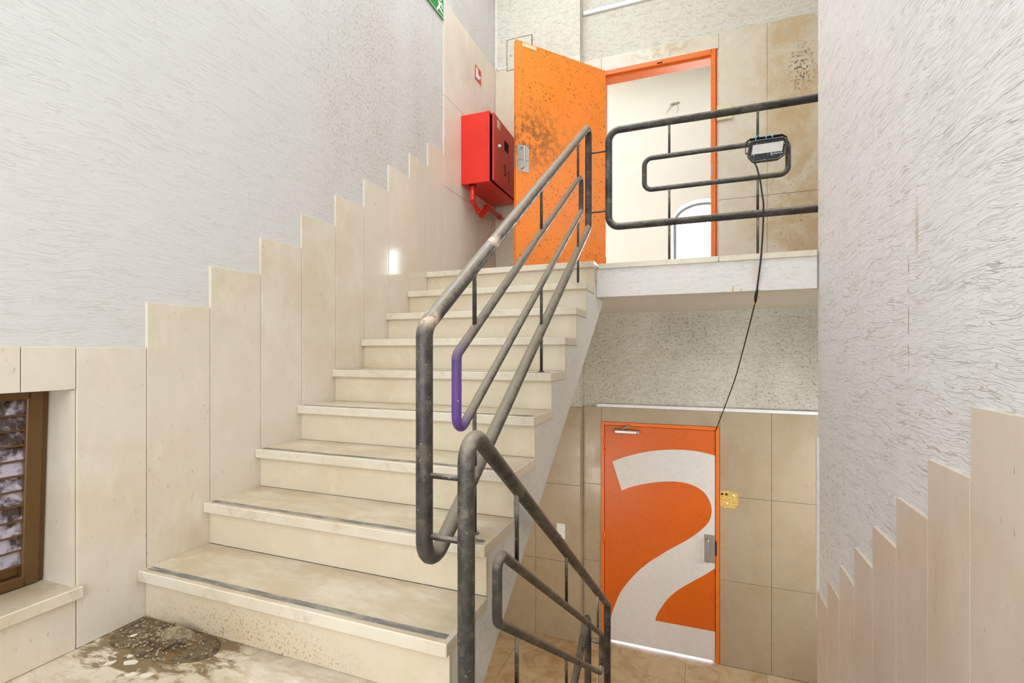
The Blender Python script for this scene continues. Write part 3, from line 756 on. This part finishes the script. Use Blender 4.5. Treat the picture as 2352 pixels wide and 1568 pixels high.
lf = box(0, lw, -0.02, 0.02, 0.008, LH + 0.008, ch=0.002).build('door_leaf', M['orange_leaf'], d1)
lf.location = (hx - o1[0], hy - o1[1], 0); lf.rotation_euler = (0, 0, ang)
# camera-side face: local y > 0
fy = 0.02
# hardware sits on the face towards the stairs (local +y)
zc = 2.682 - ZU
box(lw - 0.125, lw - 0.012, fy, fy + 0.003, zc - 0.115, zc + 0.115).build('handle_plate', M['steel'], lf)
MB().sweep(fillet([(lw - 0.055, fy, zc + 0.09), (lw - 0.055, fy + 0.045, zc + 0.09), (lw - 0.055, fy + 0.045, zc - 0.09), (lw - 0.055, fy, zc - 0.09)], 0.02), 0.0085, seg=10).build('pull_handle', M['steel'], lf)
MB().sweep([(lw - 0.018, fy, zc + 0.115), (lw - 0.055, fy + 0.05, zc + 0.098), (lw - 0.13, fy + 0.05, zc + 0.07)], 0.0015, seg=5).build('string', M['black_plastic'], lf)
MB().sweep([(lw - 0.01, fy + 0.003, zc - 0.03), (lw - 0.045, fy + 0.005, zc - 0.012), (lw - 0.12, fy + 0.012, zc - 0.02)], 0.0012, seg=5).build('string', M['black_plastic'], lf)
box(lw - 0.0005, lw + 0.002, -0.012, 0.012, zc - 0.09, zc + 0.08).build('lock_faceplate', M['steel_dull'], lf)
box(lw - 0.006, lw + 0.004, -0.008, 0.008, zc + 0.0, zc + 0.025).build('latch', M['steel'], lf)
box(lw - 0.20, lw - 0.06, fy, fy + 0.004, LH - 0.035, LH - 0.002, ch=0.001).build('closer_plate', M['ivory'], lf, label='pale metal plate at the top corner')
for z in (0.25, 1.05, 1.82):
    MB().sweep([(-0.002, 0.012, z - 0.045), (-0.002, 0.012, z + 0.045)], 0.008, seg=8).build('hinge', M['orange_frame'], lf)

# ------------------------------------------------------------------ lower door (closed, big numeral)
o2 = (DX0, YD, ZL)
d2 = thing('door_2', 'closed orange door with a huge white numeral 2 on the lower landing', 'door', o2, kind='structure')
D2R = 0.18
fr = MB().box(DX0, -0.857, YD - 0.008, YD + 0.14, ZL, D2T, ch=0.002).box(0.150, D2R, YD - 0.008, YD + 0.14, ZL, D2T, ch=0.002)
fr.box(-0.857, 0.150, YD - 0.008, YD + 0.14, 0.300, D2T, ch=0.002).box(-0.857, 0.150, YD + 0.045, YD + 0.14, 0.27, 0.31).box(-0.865, -0.83, YD + 0.045, YD + 0.14, ZL, 0.3).box(0.125, 0.155, YD + 0.045, YD + 0.14, ZL, 0.3)
L(fr, o2).build('door_frame', M['orange_frame'], d2)
GAP = 0.022
lf2 = L(box(-0.853, 0.147, YD, YD + 0.04, ZL + GAP, 0.296, ch=0.0015), o2).build('door_leaf', M['orange'], d2)
N_OUT = [(-0.778, -0.054), (-0.693, -0.014), (-0.605, 0.02), (-0.501, 0.052), (-0.382, 0.08), (-0.265, 0.097), (-0.15, 0.105), (-0.037, 0.103), (0.058, 0.091), (0.146, 0.072)]
N_IN = [(-0.689, -0.327), (-0.605, -0.285), (-0.501, -0.25), (-0.382, -0.219), (-0.265, -0.2), (-0.166, -0.194), (-0.085, -0.203), (-0.005, -0.23), (0.058, -0.276), (0.097, -0.34), (0.116, -0.413), (0.11, -0.482), (0.087, -0.543), (0.042, -0.6), (-0.021, -0.664), (-0.101, -0.73), (-0.183, -0.789), (-0.265, -0.847), (-0.348, -0.912), (-0.433, -0.981), (-0.518, -1.065), (-0.588, -1.148), (-0.658, -1.244), (-0.711, -1.334), (-0.755, -1.45), (-0.786, -1.546), (-0.803, -1.631), (-0.818, -1.733)]
N_TRI = [(0.146, -0.948), (0.058, -1.021), (-0.021, -1.08), (-0.101, -1.141), (-0.183, -1.21), (-0.257, -1.289), (-0.315, -1.378), (-0.357, -1.455), (-0.378, -1.524), (0.146, -1.523)]
# smooth the outlines (Catmull-Rom between the measured points)
def smooth(pts, n=4):
    out = []
    for i in range(len(pts) - 1):
        p0 = pts[max(i - 1, 0)]; p1 = pts[i]; p2 = pts[i + 1]; p3 = pts[min(i + 2, len(pts) - 1)]
        for k in range(n):
            t_ = k / n
            out.append(tuple(0.5 * (2 * p1[c] + (p2[c] - p0[c]) * t_ + (2 * p0[c] - 5 * p1[c] + 4 * p2[c] - p3[c]) * t_ ** 2 + (3 * p1[c] - p0[c] - 3 * p2[c] + p3[c]) * t_ ** 3) for c in (0, 1)))
    out.append(pts[-1]); return out
poly = smooth(N_OUT) + smooth(N_TRI[:9]) + [N_TRI[9], (0.146, ZL + GAP + 0.001), (-0.825, ZL + GAP + 0.001)] + smooth(N_IN)[::-1]
L(MB().prism(poly, 'y', YD - 0.0016, YD + 0.0005), o2).build('painted_numeral', M['number_white'], lf2, label='huge white numeral 2 cut off by the edge of the door')
L(box(0.056, 0.147, YD - 0.004, YD, -0.903, -0.650), o2).build('handle_plate', M['steel_dull'], lf2)
L(MB().sweep(fillet([(0.087, YD - 0.003, -0.685), (0.087, YD - 0.045, -0.685), (0.087, YD - 0.045, -0.893), (0.087, YD - 0.003, -0.893)], 0.018), 0.0065, seg=10), o2).build('pull_handle', M['steel'], lf2)
L(MB().sweep([(0.074, YD - 0.008, -0.835), (0.074, YD - 0.003, -0.835)], 0.009, seg=10), o2).build('lock_cylinder', M['steel'], lf2)
L(box(0.1475, 0.160, YD - 0.0095, YD + 0.01, -0.83, -0.70), o2).build('strike_plate', M['dark'], d2)
for z0, z1 in ((0.11, 0.185), (-0.005, 0.07), (-0.86, -0.735)):
    L(MB().sweep([(-0.855, YD - 0.010, z0), (-0.855, YD - 0.010, z1)], 0.007, seg=8), o2).build('hinge', M['orange_frame'], d2)
cl = L(MB().box(-0.755, -0.545, YD - 0.045, YD - 0.001, 0.228, 0.264, ch=0.008), o2).build('closer_body', M['steel'], lf2, label='grey door closer with a short folded arm')
L(MB().sweep([(-0.765, YD - 0.022, 0.246), (-0.755, YD - 0.022, 0.246)], 0.014, seg=10), o2).build('closer_cap', M['steel_dull'], lf2)
L(box(-0.545, -0.522, YD - 0.04, YD - 0.001, 0.23, 0.262, ch=0.004), o2).build('closer_cap', M['steel_dull'], lf2)
L(MB().sweep([(-0.685, YD - 0.024, 0.208), (-0.685, YD - 0.024, 0.285)], 0.009, seg=10), o2).build('closer_spindle', M['steel'], lf2)
L(MB().sweep([(-0.685, YD - 0.03, 0.272), (-0.672, YD - 0.05, 0.276), (-0.612, YD - 0.02, 0.308)], 0.008, seg=6), o2).build('closer_arm', M['steel_dull'], lf2)

# ------------------------------------------------------------------ things on the walls
# fire hose cabinet on the left wall
cz0, cz1, cy0, cy1, cxf = 2.492, 3.105, 3.884, 4.56, -1.690
cb = thing('fire_hose_cabinet', 'red metal fire hose cabinet hung on the left wall beside the open door', 'cabinet', (XL, (cy0 + cy1) / 2, cz0))
oc = (XL, (cy0 + cy1) / 2, cz0)
m_ = MB().box(XL, cxf - 0.02, cy0, cy1, cz0, cz1, ch=0.004)
L(m_, oc).build('cabinet_body', M['red'], cb)
m_ = MB().box(cxf - 0.0205, cxf, cy0, cy0 + 0.012, cz0, cz1).box(cxf - 0.0205, cxf, cy1 - 0.012, cy1, cz0, cz1).box(cxf - 0.0205, cxf, cy0 + 0.012, cy1 - 0.012, cz0, cz0 + 0.012).box(cxf - 0.0205, cxf, cy0 + 0.012, cy1 - 0.012, cz1 - 0.012, cz1)
L(m_, oc).build('cabinet_rim', M['red'], cb)
L(box(cxf - 0.02, cxf - 0.017, cy0 + 0.012, cy1 - 0.012, cz0 + 0.012, cz1 - 0.012), oc).build('cabinet_shade_sheet', M['dark'], cb)  # near-black sheet on the solid body, painting the shade behind the door
dw = cy1 - cy0 - 0.035
dh = cz1 - cz0 - 0.03
dr = MB()
hy0, hy1, hz0, hz1 = dw - 0.38, dw - 0.245, 0.36, 0.455
hp = [(0, 0), (dw, 0), (dw, dh), (0, dh)]
for a, b_, c_, d_ in ((0, dw - hy1 + 0.0, 0, dh), (dw - hy0, dw, 0, dh), (dw - hy1, dw - hy0, 0, hz0), (dw - hy1, dw - hy0, hz1, dh)):
    dr.box(-0.004, 0.012, -b_, -a, c_, d_)
door = dr.build('cabinet_door', M['red_door'], cb, label='dull red cabinet door standing slightly ajar')
door.location = (cxf - XL + 0.003, cy1 - 0.012 - oc[1], 0.016); door.rotation_euler = (0, 0, math.radians(1.7))
yk = lambda y: y - (cy1 - 0.012)      # world y -> door local
box(-0.003, 0.004, -(dw - hy0), -(dw - hy1), hz0, hz1).build('door_window', M['dark'], door, label='black empty viewing slot')
MB().sweep([(0.012, yk(4.02), 0.335), (0.030, yk(4.02), 0.335), (0.036, yk(4.02), 0.335)], [0.014, 0.012, 0.008], seg=12).build('door_knob', M['sign_white'], door, label='small white knob')
box(0.012, 0.0135, yk(3.985), yk(4.055), 0.49, 0.56).build('sticker', M['ivory'], door, label='torn cream sticker')
rt = Matrix.Rotation(R90, 4, 'Z') @ Matrix.Rotation(R90, 4, 'X')
text_mesh('S', 0.15, 'letter', M['ink'], door, Matrix.Translation((0.0125, yk(4.15), 0.125)) @ rt)
text_mesh('I', 0.15, 'letter', M['ink'], door, Matrix.Translation((0.0125, yk(4.275), 0.10)) @ rt)

pp = thing('water_pipe', 'red painted water pipe bending out from under the fire hose cabinet', 'pipe', (-1.87, 3.93, 2.3))
op = (-1.87, 3.93, 2.3)
path = fillet([(-1.87, 3.925, cz0 - 0.001), (-1.87, 3.925, 2.345), (-1.872, 4.13, 2.262), (-1.88, 4.235, 2.392), (-1.885, 4.60, 2.385)], 0.03)
L(MB().sweep(path, 0.021, seg=14), op).build('pipe_run', M['red'], pp)
for q, d in (((-1.87, 3.925, 2.365), (0, 0, 1)), ((-1.872, 4.05, 2.295), (0, 0.93, -0.37)), ((-1.875, 4.185, 2.33), (0, 0.6, 0.78)), ((-1.882, 4.30, 2.391), (0, 1, 0)), ((-1.885, 4.59, 2.385), (0, 1, 0))):
    q, d = Vector(q), Vector(d).normalized()
    L(MB().sweep([q - d * 0.016, q + d * 0.016], 0.026, seg=14), op).build('pipe_fitting', M['red'], pp)
L(MB().sweep([(-1.87, 3.925, cz0 - 0.006), (-1.87, 3.925, cz0 - 0.0005)], 0.034, seg=16), op).build('pipe_collar', M['dark'], pp)

# signs
es = thing('exit_sign', 'green running-man exit sign high on the left wall, cut by the picture top', 'sign', (XL, 3.42, 3.83))
oe = (XL, 3.42, 3.83)
L(box(XL - PX, XL + 0.0, 3.262, 3.568, 3.755, 3.912), oe).build('sign_plate', M['green'], es)
MAN = [(3.472, 3.846), (3.493, 3.867), (3.50, 3.853), (3.523, 3.867), (3.540, 3.862), (3.550, 3.835), (3.543, 3.822), (3.532, 3.832), (3.526, 3.846), (3.515, 3.842), (3.505, 3.815), (3.523, 3.814), (3.531, 3.803), (3.557, 3.800), (3.555, 3.789), (3.525, 3.790), (3.505, 3.797), (3.487, 3.797), (3.479, 3.788), (3.464, 3.765), (3.450, 3.765), (3.462, 3.795), (3.474, 3.803), (3.486, 3.835), (3.480, 3.838)]
L(MB().prism(MAN, 'x', XL, XL + 0.0012), oe).build('running_figure', M['sign_white'], es)
L(MB().prism([(3.516 + 0.011 * math.cos(a), 3.884 + 0.011 * math.sin(a)) for a in [i * math.pi / 8 for i in range(16)]], 'x', XL, XL + 0.0012), oe).build('running_figure', M['sign_white'], es)
for a in ((3.262, 3.268, 3.755, 3.912), (3.562, 3.568, 3.755, 3.912), (3.262, 3.568, 3.755, 3.760), (3.262, 3.568, 3.907, 3.912)):
    L(box(XL, XL + 0.001, *a), oe).build('sign_border', M['sign_white'], es)

fs = thing('fire_hose_sign', 'small square red fire hose sign on the stone above the red cabinet', 'sign', (XL, 4.24, 3.655))
of = (XL, 4.24, 3.655)
L(box(XL, XL + 0.003, 4.172, 4.309, 3.588, 3.722), of).build('sign_plate', M['sign_red'], fs)
L(box(XL + 0.003, XL + 0.004, 4.188, 4.238, 3.612, 3.706), of).build('pictogram', M['sign_white'], fs)
L(MB().prism([(4.238, 3.668), (4.262, 3.652), (4.292, 3.668), (4.292, 3.64), (4.275, 3.632), (4.252, 3.616), (4.238, 3.616)], 'x', XL + 0.003, XL + 0.004), of).build('pictogram', M['sign_white'], fs)

ap = thing('access_panel', 'square plastered access cover high behind the open orange door', 'cover', (-1.696, YB, 4.05))
oa = (-1.696, YB, 4.05)
L(box(-1.828, -1.564, YB - 0.002, YB + 0.013, 3.896, 4.204, ch=0.002), oa).build('cover_plate', M['plaster_back'], ap)
for a in ((-1.832, -1.827, 3.892, 4.208), (-1.565, -1.560, 3.892, 4.208), (-1.832, -1.560, 3.891, 3.896), (-1.832, -1.560, 4.203, 4.208)):
    L(box(a[0], a[1], YB - 0.0025, YB + 0.013, a[2], a[3]), oa).build('cover_edge', m_plain('dark_joint', srgb(120, 104, 70), 0.8) if 'dark_joint' not in bpy.data.materials else bpy.data.materials['dark_joint'], ap)
L(MB().sweep([(-1.79, YB - 0.007, 4.04), (-1.79, YB - 0.003, 4.04)], 0.010, seg=10), oa).build('screw', M['steel_dull'], ap)

sb = thing('switch_box', 'ivory wall box with a round button behind the guard railing', 'switch', (0.223, YD, 3.16))
os_ = (0.223, YD, 3.16)
L(box(0.160, 0.288, YD - 0.026, YD, 3.095, 3.228, ch=0.005), os_).build('box_housing', M['ivory'], sb)
L(MB().sweep([(0.225, YD - 0.030, 3.115), (0.225, YD - 0.024, 3.115)], 0.009, seg=12), os_).build('button', M['switch_white'], sb)

sw = thing('light_switch', 'white double light switch on the stone left of the numbered door', 'switch', (-1.262, YB, -0.745))
ow = (-1.262, YB, -0.745)
L(box(-1.306, -1.217, YB - 0.010, YB, -0.822, -0.670, ch=0.004), ow).build('switch_plate', M['switch_white'], sw)
L(box(-1.296, -1.228, YB - 0.015, YB - 0.009, -0.738, -0.682, ch=0.003), ow).build('rocker', M['switch_white'], sw)
L(MB().sweep([(-1.262, YB - 0.0112, -0.785), (-1.262, YB - 0.0095, -0.785)], 0.020, seg=16), ow).build('socket', M['switch_white'], sw)
L(MB().sweep([(-1.258, YB - 0.0125, -0.787), (-1.258, YB - 0.0108, -0.787)], 0.006, seg=10), ow).build('socket_hole', M['dark'], sw)

YEL = [(0.188, -0.247), (0.221, -0.237), (0.29, -0.241), (0.335, -0.246), (0.339, -0.339), (0.32, -0.386), (0.252, -0.39), (0.195, -0.383), (0.187, -0.36)]
gl_ = thing('glue_patch', 'yellow glue patch with screw holes beside the numbered door', 'patch', (0.263, YD, -0.31))
og = (0.263, YD, -0.31)
L(MB().prism(YEL, 'y', YD - 0.003, YD), og).build('glue_residue', M['yellow_glue'], gl_)
for x, z, mm in ((0.203, -0.268, 'dark'), (0.240, -0.268, 'dark'), (0.298, -0.272, 'sign_white'), (0.247, -0.348, 'sign_white')):
    L(MB().sweep([(x, YD - 0.005, z), (x, YD - 0.0028, z)], 0.010, seg=10), og).build('wall_plug', M[mm], gl_)

lw_ = thing('lamp_wiring', 'bare lamp wires hanging from a hole in the white end wall', 'wires', (-0.28, RY1, 4.19))
ol = (-0.28, RY1, 4.19)
L(MB().prism([(-0.335, 4.20), (-0.30, 4.215), (-0.26, 4.212), (-0.225, 4.215), (-0.215, 4.20), (-0.25, 4.188), (-0.31, 4.185)], 'y', RY1 - 0.012, RY1), ol).build('mounting_block', M['steel_dull'], lw_)
for pth in (((-0.32, 4.19), (-0.36, 4.12), (-0.385, 4.06)), ((-0.30, 4.19), (-0.33, 4.13), (-0.35, 4.10)), ((-0.245, 4.19), (-0.235, 4.12), (-0.225, 4.10), (-0.255, 4.05))):
    L(MB().sweep([(a, RY1 - 0.012 - 0.02 * i, b_) for i, (a, b_) in enumerate(pth)], 0.003, seg=6), ol).build('wire', M['steel_dull'], lw_)

# ------------------------------------------------------------------ floodlight tied to the guard, with its cable
FY = 3.405
fl_ = thing('floodlight', 'black speckled floodlight tied with blue wire to the landing guard railing', 'lamp', (0.405, FY + 0.02, 2.27))
ofl = (0.405, FY + 0.02, 2.27)
BODY = [(0.33, 2.329), (0.312, 2.324), (0.304, 2.313), (0.296, 2.237), (0.321, 2.205), (0.338, 2.2), (0.463, 2.201), (0.5, 2.226), (0.51, 2.306), (0.502, 2.322), (0.488, 2.329)]
t = NT('paint_spattered_black'); p = t.pos()
t.col(t.mix(t.rng(t.vor(p, 75), 0.16, 0.2, 1, 0), srgb(18, 18, 19), srgb(214, 206, 196))); t.rough(0.38); M['spatter'] = t.m
fbd = L(MB().prism(BODY, 'y', FY, FY + 0.028), ofl).build('lamp_housing', M['spatter'], fl_)
rim = [(a, FY - 0.002, b_) for a, b_ in BODY]
L(MB().sweep(rim, 0.0055, closed=True, seg=8), ofl).build('lamp_bezel', M['rail'], fbd)
L(MB().prism([(0.323, 2.305), (0.494, 2.307), (0.485, 2.247), (0.315, 2.247)], 'y', FY - 0.003, FY + 0.002), ofl).build('lamp_lens', M['lens'], fbd)
L(MB().sweep([(0.427 + 0.005 * math.cos(a), FY - 0.0012, 2.238 + 0.005 * math.sin(a)) for a in [i * math.pi / 8 for i in range(16)]], 0.0013, closed=True, seg=6), ofl).build('logo_ring', M['sign_white'], fbd)
text_mesh('LEDVANCE', 0.0105, 'logo_text', M['sign_white'], fbd, Matrix.Translation((0.436 - ofl[0], FY - 0.001 - ofl[1], 2.2345 - ofl[2])) @ Matrix.Rotation(R90, 4, 'X'), 0.0004)
BR = [(0.300, 2.258), (0.281, 2.266), (0.280, 2.303), (0.284, 2.337), (0.307, 2.354), (0.487, 2.355), (0.512, 2.337), (0.522, 2.30), (0.521, 2.268), (0.506, 2.26)]
def strip(pts, y0, y1, th):
    mb = MB(); n = len(pts)
    for i in range(n - 1):
        a, b_ = Vector(pts[i]), Vector(pts[i + 1]); d = (b_ - a).normalized(); nn = Vector((-d.y, d.x)) * th
        mb.prism([tuple(a), tuple(b_), tuple(b_ + nn), tuple(a + nn)], 'y', y0, y1)
    return mb
L(strip(BR, FY + 0.006, FY + 0.030, -0.004), ofl).build('mounting_bracket', M['black_plastic'], fl_)
m_ = MB().box(0.309, 0.485, FY + 0.022, FY + 0.026, 2.336, 2.352)
L(m_, ofl).build('mounting_bracket', M['black_plastic'], fl_)
for x, z0, z1 in ((0.34, 2.329, 2.368), (0.398, 2.329, 2.362), (0.432, 2.329, 2.36)):
    loop = [(x + 0.002 * math.sin(3 * a), FY + 0.035 + 0.042 * math.cos(a), (z0 + z1) / 2 + (z1 - z0) / 2 * math.sin(a)) for a in [i * math.pi / 10 for i in range(20)]]
    L(MB().sweep(loop, 0.0028, closed=True, seg=6), ofl).build('wire_tie', M['tie'], fl_)
    L(MB().sweep([(x - 0.006, FY - 0.008, z0 + 0.016), (x + 0.006, FY - 0.010, z0 + 0.024), (x + 0.016, FY - 0.006, z1 - 0.002)], 0.0025, seg=6), ofl).build('wire_tie', M['tie'], fl_)

ca = thing('power_cable', 'black power cable dropping from the floodlight to the numbered door', 'cable', (0.34, 3.38, 1.33))
oca = (0.34, 3.38, 1.33)
def cat(pts, n=6):
    out = []
    P = [Vector(q) for q in pts]
    for i in range(len(P) - 1):
        p0, p1, p2, p3 = P[max(i - 1, 0)], P[i], P[i + 1], P[min(i + 2, len(P) - 1)]
        for k in range(n):
            s_ = k / n
            out.append(0.5 * (2 * p1 + (p2 - p0) * s_ + (2 * p0 - 5 * p1 + 4 * p2 - p3) * s_ ** 2 + (3 * p1 - p0 - 3 * p2 + p3) * s_ ** 3))
    out.append(P[-1]); return out
c1 = cat([(0.330, FY + 0.012, 2.203), (0.341, 3.39, 2.165), (0.361, 3.385, 2.080), (0.370, 3.378, 2.0), (0.379, 3.376, 1.923), (0.377, 3.376, 1.788), (0.366, 3.378, 1.60), (0.350, 3.385, 1.45), (0.339, 3.41, 1.335)])
L(MB().sweep(c1, 0.0052, seg=8), oca).build('cable_run', M['cable'], ca)
c2 = cat([(0.338, 3.42, 1.325), (0.322, 3.6, 1.191), (0.297, 3.85, 1.003), (0.265, 4.1, 0.803), (0.219, 4.4, 0.59), (0.152, 4.775, 0.305)])
L(MB().sweep(c2, 0.0042, seg=8), oca).build('cable_run', M['cable'], ca)
L(MB().sweep([(0.346, 3.395, 1.40), (0.341, 3.41, 1.36), (0.339, 3.415, 1.335), (0.338, 3.42, 1.318)], [0.007, 0.0095, 0.009, 0.006], seg=10), oca).build('tape_joint', M['black_plastic'], ca)
L(MB().sweep([(0.341, 3.41, 1.35), (0.352, 3.41, 1.357), (0.36, 3.415, 1.348)], 0.003, seg=6), oca).build('bare_wire', M['copper'], ca)
L(MB().sweep([(0.338, 3.414, 1.345), (0.331, 3.414, 1.325), (0.334, 3.414, 1.305)], 0.0025, seg=6), oca).build('bare_wire', M['copper'], ca)
gd = thing('glue_drips', 'two tiny yellow drips hanging from the beam edge', 'drip', (0.21, YE, 1.40))
for x, h0, h1 in ((0.205, 1.385, 1.425), (0.252, 1.388, 1.41)):
    MB().sweep([(x - 0.21, -0.002, h0 - 1.40), (x - 0.21 + 0.004, -0.003, h1 - 1.40)], 0.0028, seg=6).build('drip', M['yellow_glue'], gd)

# ------------------------------------------------------------------ dirt on the half landing
def blob(outline, cx, cy, amp, name, mat, nr=9, sub=3, seed=0, rip=0.0):
    """low mound with an irregular outline, resting on the floor"""
    P = smooth(outline + [outline[0]], sub)[:-1]; n = len(P)
    vs_ = [(cx, cy, 0)]; fs = []
    for r in range(1, nr + 1):
        q = r / nr
        for (x, y) in P: vs_.append((cx + (x - cx) * q, cy + (y - cy) * q, 0))
    out = []
    for i, v in enumerate(vs_):
        q = 0 if i == 0 else ((i - 1) // n + 1) / nr
        h = (1 - q ** 2.2) * amp * (0.55 + 0.9 * abs(noise.noise(Vector((v[0] * 9 + seed, v[1] * 9, 3.3))))) + 0.006 * noise.noise(Vector((v[0] * 40, v[1] * 40, seed))) * (1 - q)
        h += rip * (1 - q ** 3) * (1 - abs(2 * noise.noise(Vector((v[0] * 22 + seed, v[1] * 34, 1.7)))))
        out.append((v[0], v[1], max(0.0012, h + 0.002)))
    for k in range(n): fs.append((0, 1 + k, 1 + (k + 1) % n))
    for r in range(1, nr):
        for k in range(n):
            a = 1 + (r - 1) * n; b_ = 1 + r * n
            fs.append((a + k, b_ + k, b_ + (k + 1) % n, a + (k + 1) % n))
    base = len(out)
    out += [(x, y, 0.0006) for x, y in P]
    e = 1 + (nr - 1) * n
    for k in range(n): fs.append((e + k, base + k, base + (k + 1) % n, e + (k + 1) % n))
    fs.append(tuple(base + k for k in range(n))[::-1])
    return MB().add(out, fs, True)
MUD = [(-1.950, 1.228), (-1.948, 1.16), (-1.93, 1.10), (-1.86, 1.07), (-1.80, 1.085), (-1.74, 1.062), (-1.67, 1.075), (-1.60, 1.072), (-1.545, 1.10), (-1.50, 1.15), (-1.52, 1.20), (-1.578, 1.228), (-1.714, 1.233), (-1.785, 1.233)]
om = (-1.73, 1.15, 0)
mud = thing('dirt_heap', 'heap of dark wet dirt in the corner under the first step', 'dirt', om)
L(blob(MUD, -1.74, 1.16, 0.022, 'dirt', None), om).build('dirt', M['dirt'], mud)
FILM = [(-1.80, 1.150), (-1.77, 1.115), (-1.70, 1.125), (-1.64, 1.150), (-1.60, 1.19), (-1.66, 1.222), (-1.72, 1.228), (-1.745, 1.226), (-1.76, 1.19)]
fb = blob(FILM, -1.705, 1.19, 0.030, 'film', None, nr=14, sub=5, seed=5, rip=0.012)
L(fb, om).build('plastic_film', M['film'], mud, label='crumpled greyish plastic film on top')
pts = [(-1.76, 1.12), (-1.70, 1.105), (-1.63, 1.11), (-1.58, 1.105)]
L(MB().sweep(cat([(x, y, 0.022 + 0.006 * math.sin(i * 2)) for i, (x, y) in enumerate(pts)]), 0.0025, seg=6), om).build('twig', M['brown'], mud)
L(MB().sweep(cat([(-1.645, 1.09, 0.022), (-1.628, 1.12, 0.032), (-1.60, 1.135, 0.028)]), 0.003, seg=6), om).build('twig', M['cable'], mud)
gr = MB()
rr = random.Random(3)
for i in range(260):
    q = rr.choice(MUD); a = rr.random() ** 0.6
    x = -1.73 + (q[0] + 1.73) * a * 1.02 + rr.uniform(-0.03, 0.03); y = 1.15 + (q[1] - 1.15) * a * 1.02 + rr.uniform(-0.025, 0.025)
    x = max(x, -1.955); y = min(y, 1.232); s_ = rr.uniform(0.0015, 0.0045); z = 0.004 + 0.022 * max(0, 1 - ((x + 1.74) / 0.2) ** 2 - ((y - 1.16) / 0.085) ** 2)
    an = rr.uniform(0, 6.28)
    pl = [(x + s_ * rr.uniform(0.6, 1.3) * math.cos(an + k * 1.26), y + s_ * rr.uniform(0.6, 1.3) * math.sin(an + k * 1.26)) for k in range(5)]
    gr.prism(pl, 'z', z, z + s_ * 0.7)
L(gr, om).build('grit', m_plain('pale_grit', srgb(176, 158, 124), 0.8), mud, kind='stuff')
FLK = [(-1.713, 1.035, 0.017, 0.4, 'large oval white paint flake lying before the dirt heap'),
       (-1.771, 1.010, 0.013, 0.9, 'oval white paint flake at the left tip of the flake row'),
       (-1.752, 1.055, 0.010, 0.2, 'small white paint flake touching the edge of the dirt'),
       (-1.648, 0.996, 0.013, 0.6, 'white paint flake near the bottom edge of the picture'),
       (-1.600, 1.012, 0.014, 0.5, 'long white paint flake right of the others in front of the heap'),
       (-1.845, 1.125, 0.009, 1.1, 'tiny pale flake lying on the left slope of the dirt heap')]
for x, y, s_, a, lb in FLK:
    pl = []
    for k in range(9):
        th_ = k * 2 * math.pi / 9; r_ = s_ * (1 + 0.22 * math.sin(3.1 * k + x * 90))
        u, v = r_ * math.cos(th_) * 1.35, r_ * math.sin(th_) * 0.75
        pl.append((u * math.cos(a) - v * math.sin(a), u * math.sin(a) + v * math.cos(a)))
    z = 0.0004 if s_ > 0.0095 else 0.012
    o = MB().prism(pl, 'z', 0, 0.0025).build('paint_flake', M['flake'], loc=(x, y, z))
    tag(o, lb, 'flake', 'white paint flakes around the dirt heap')
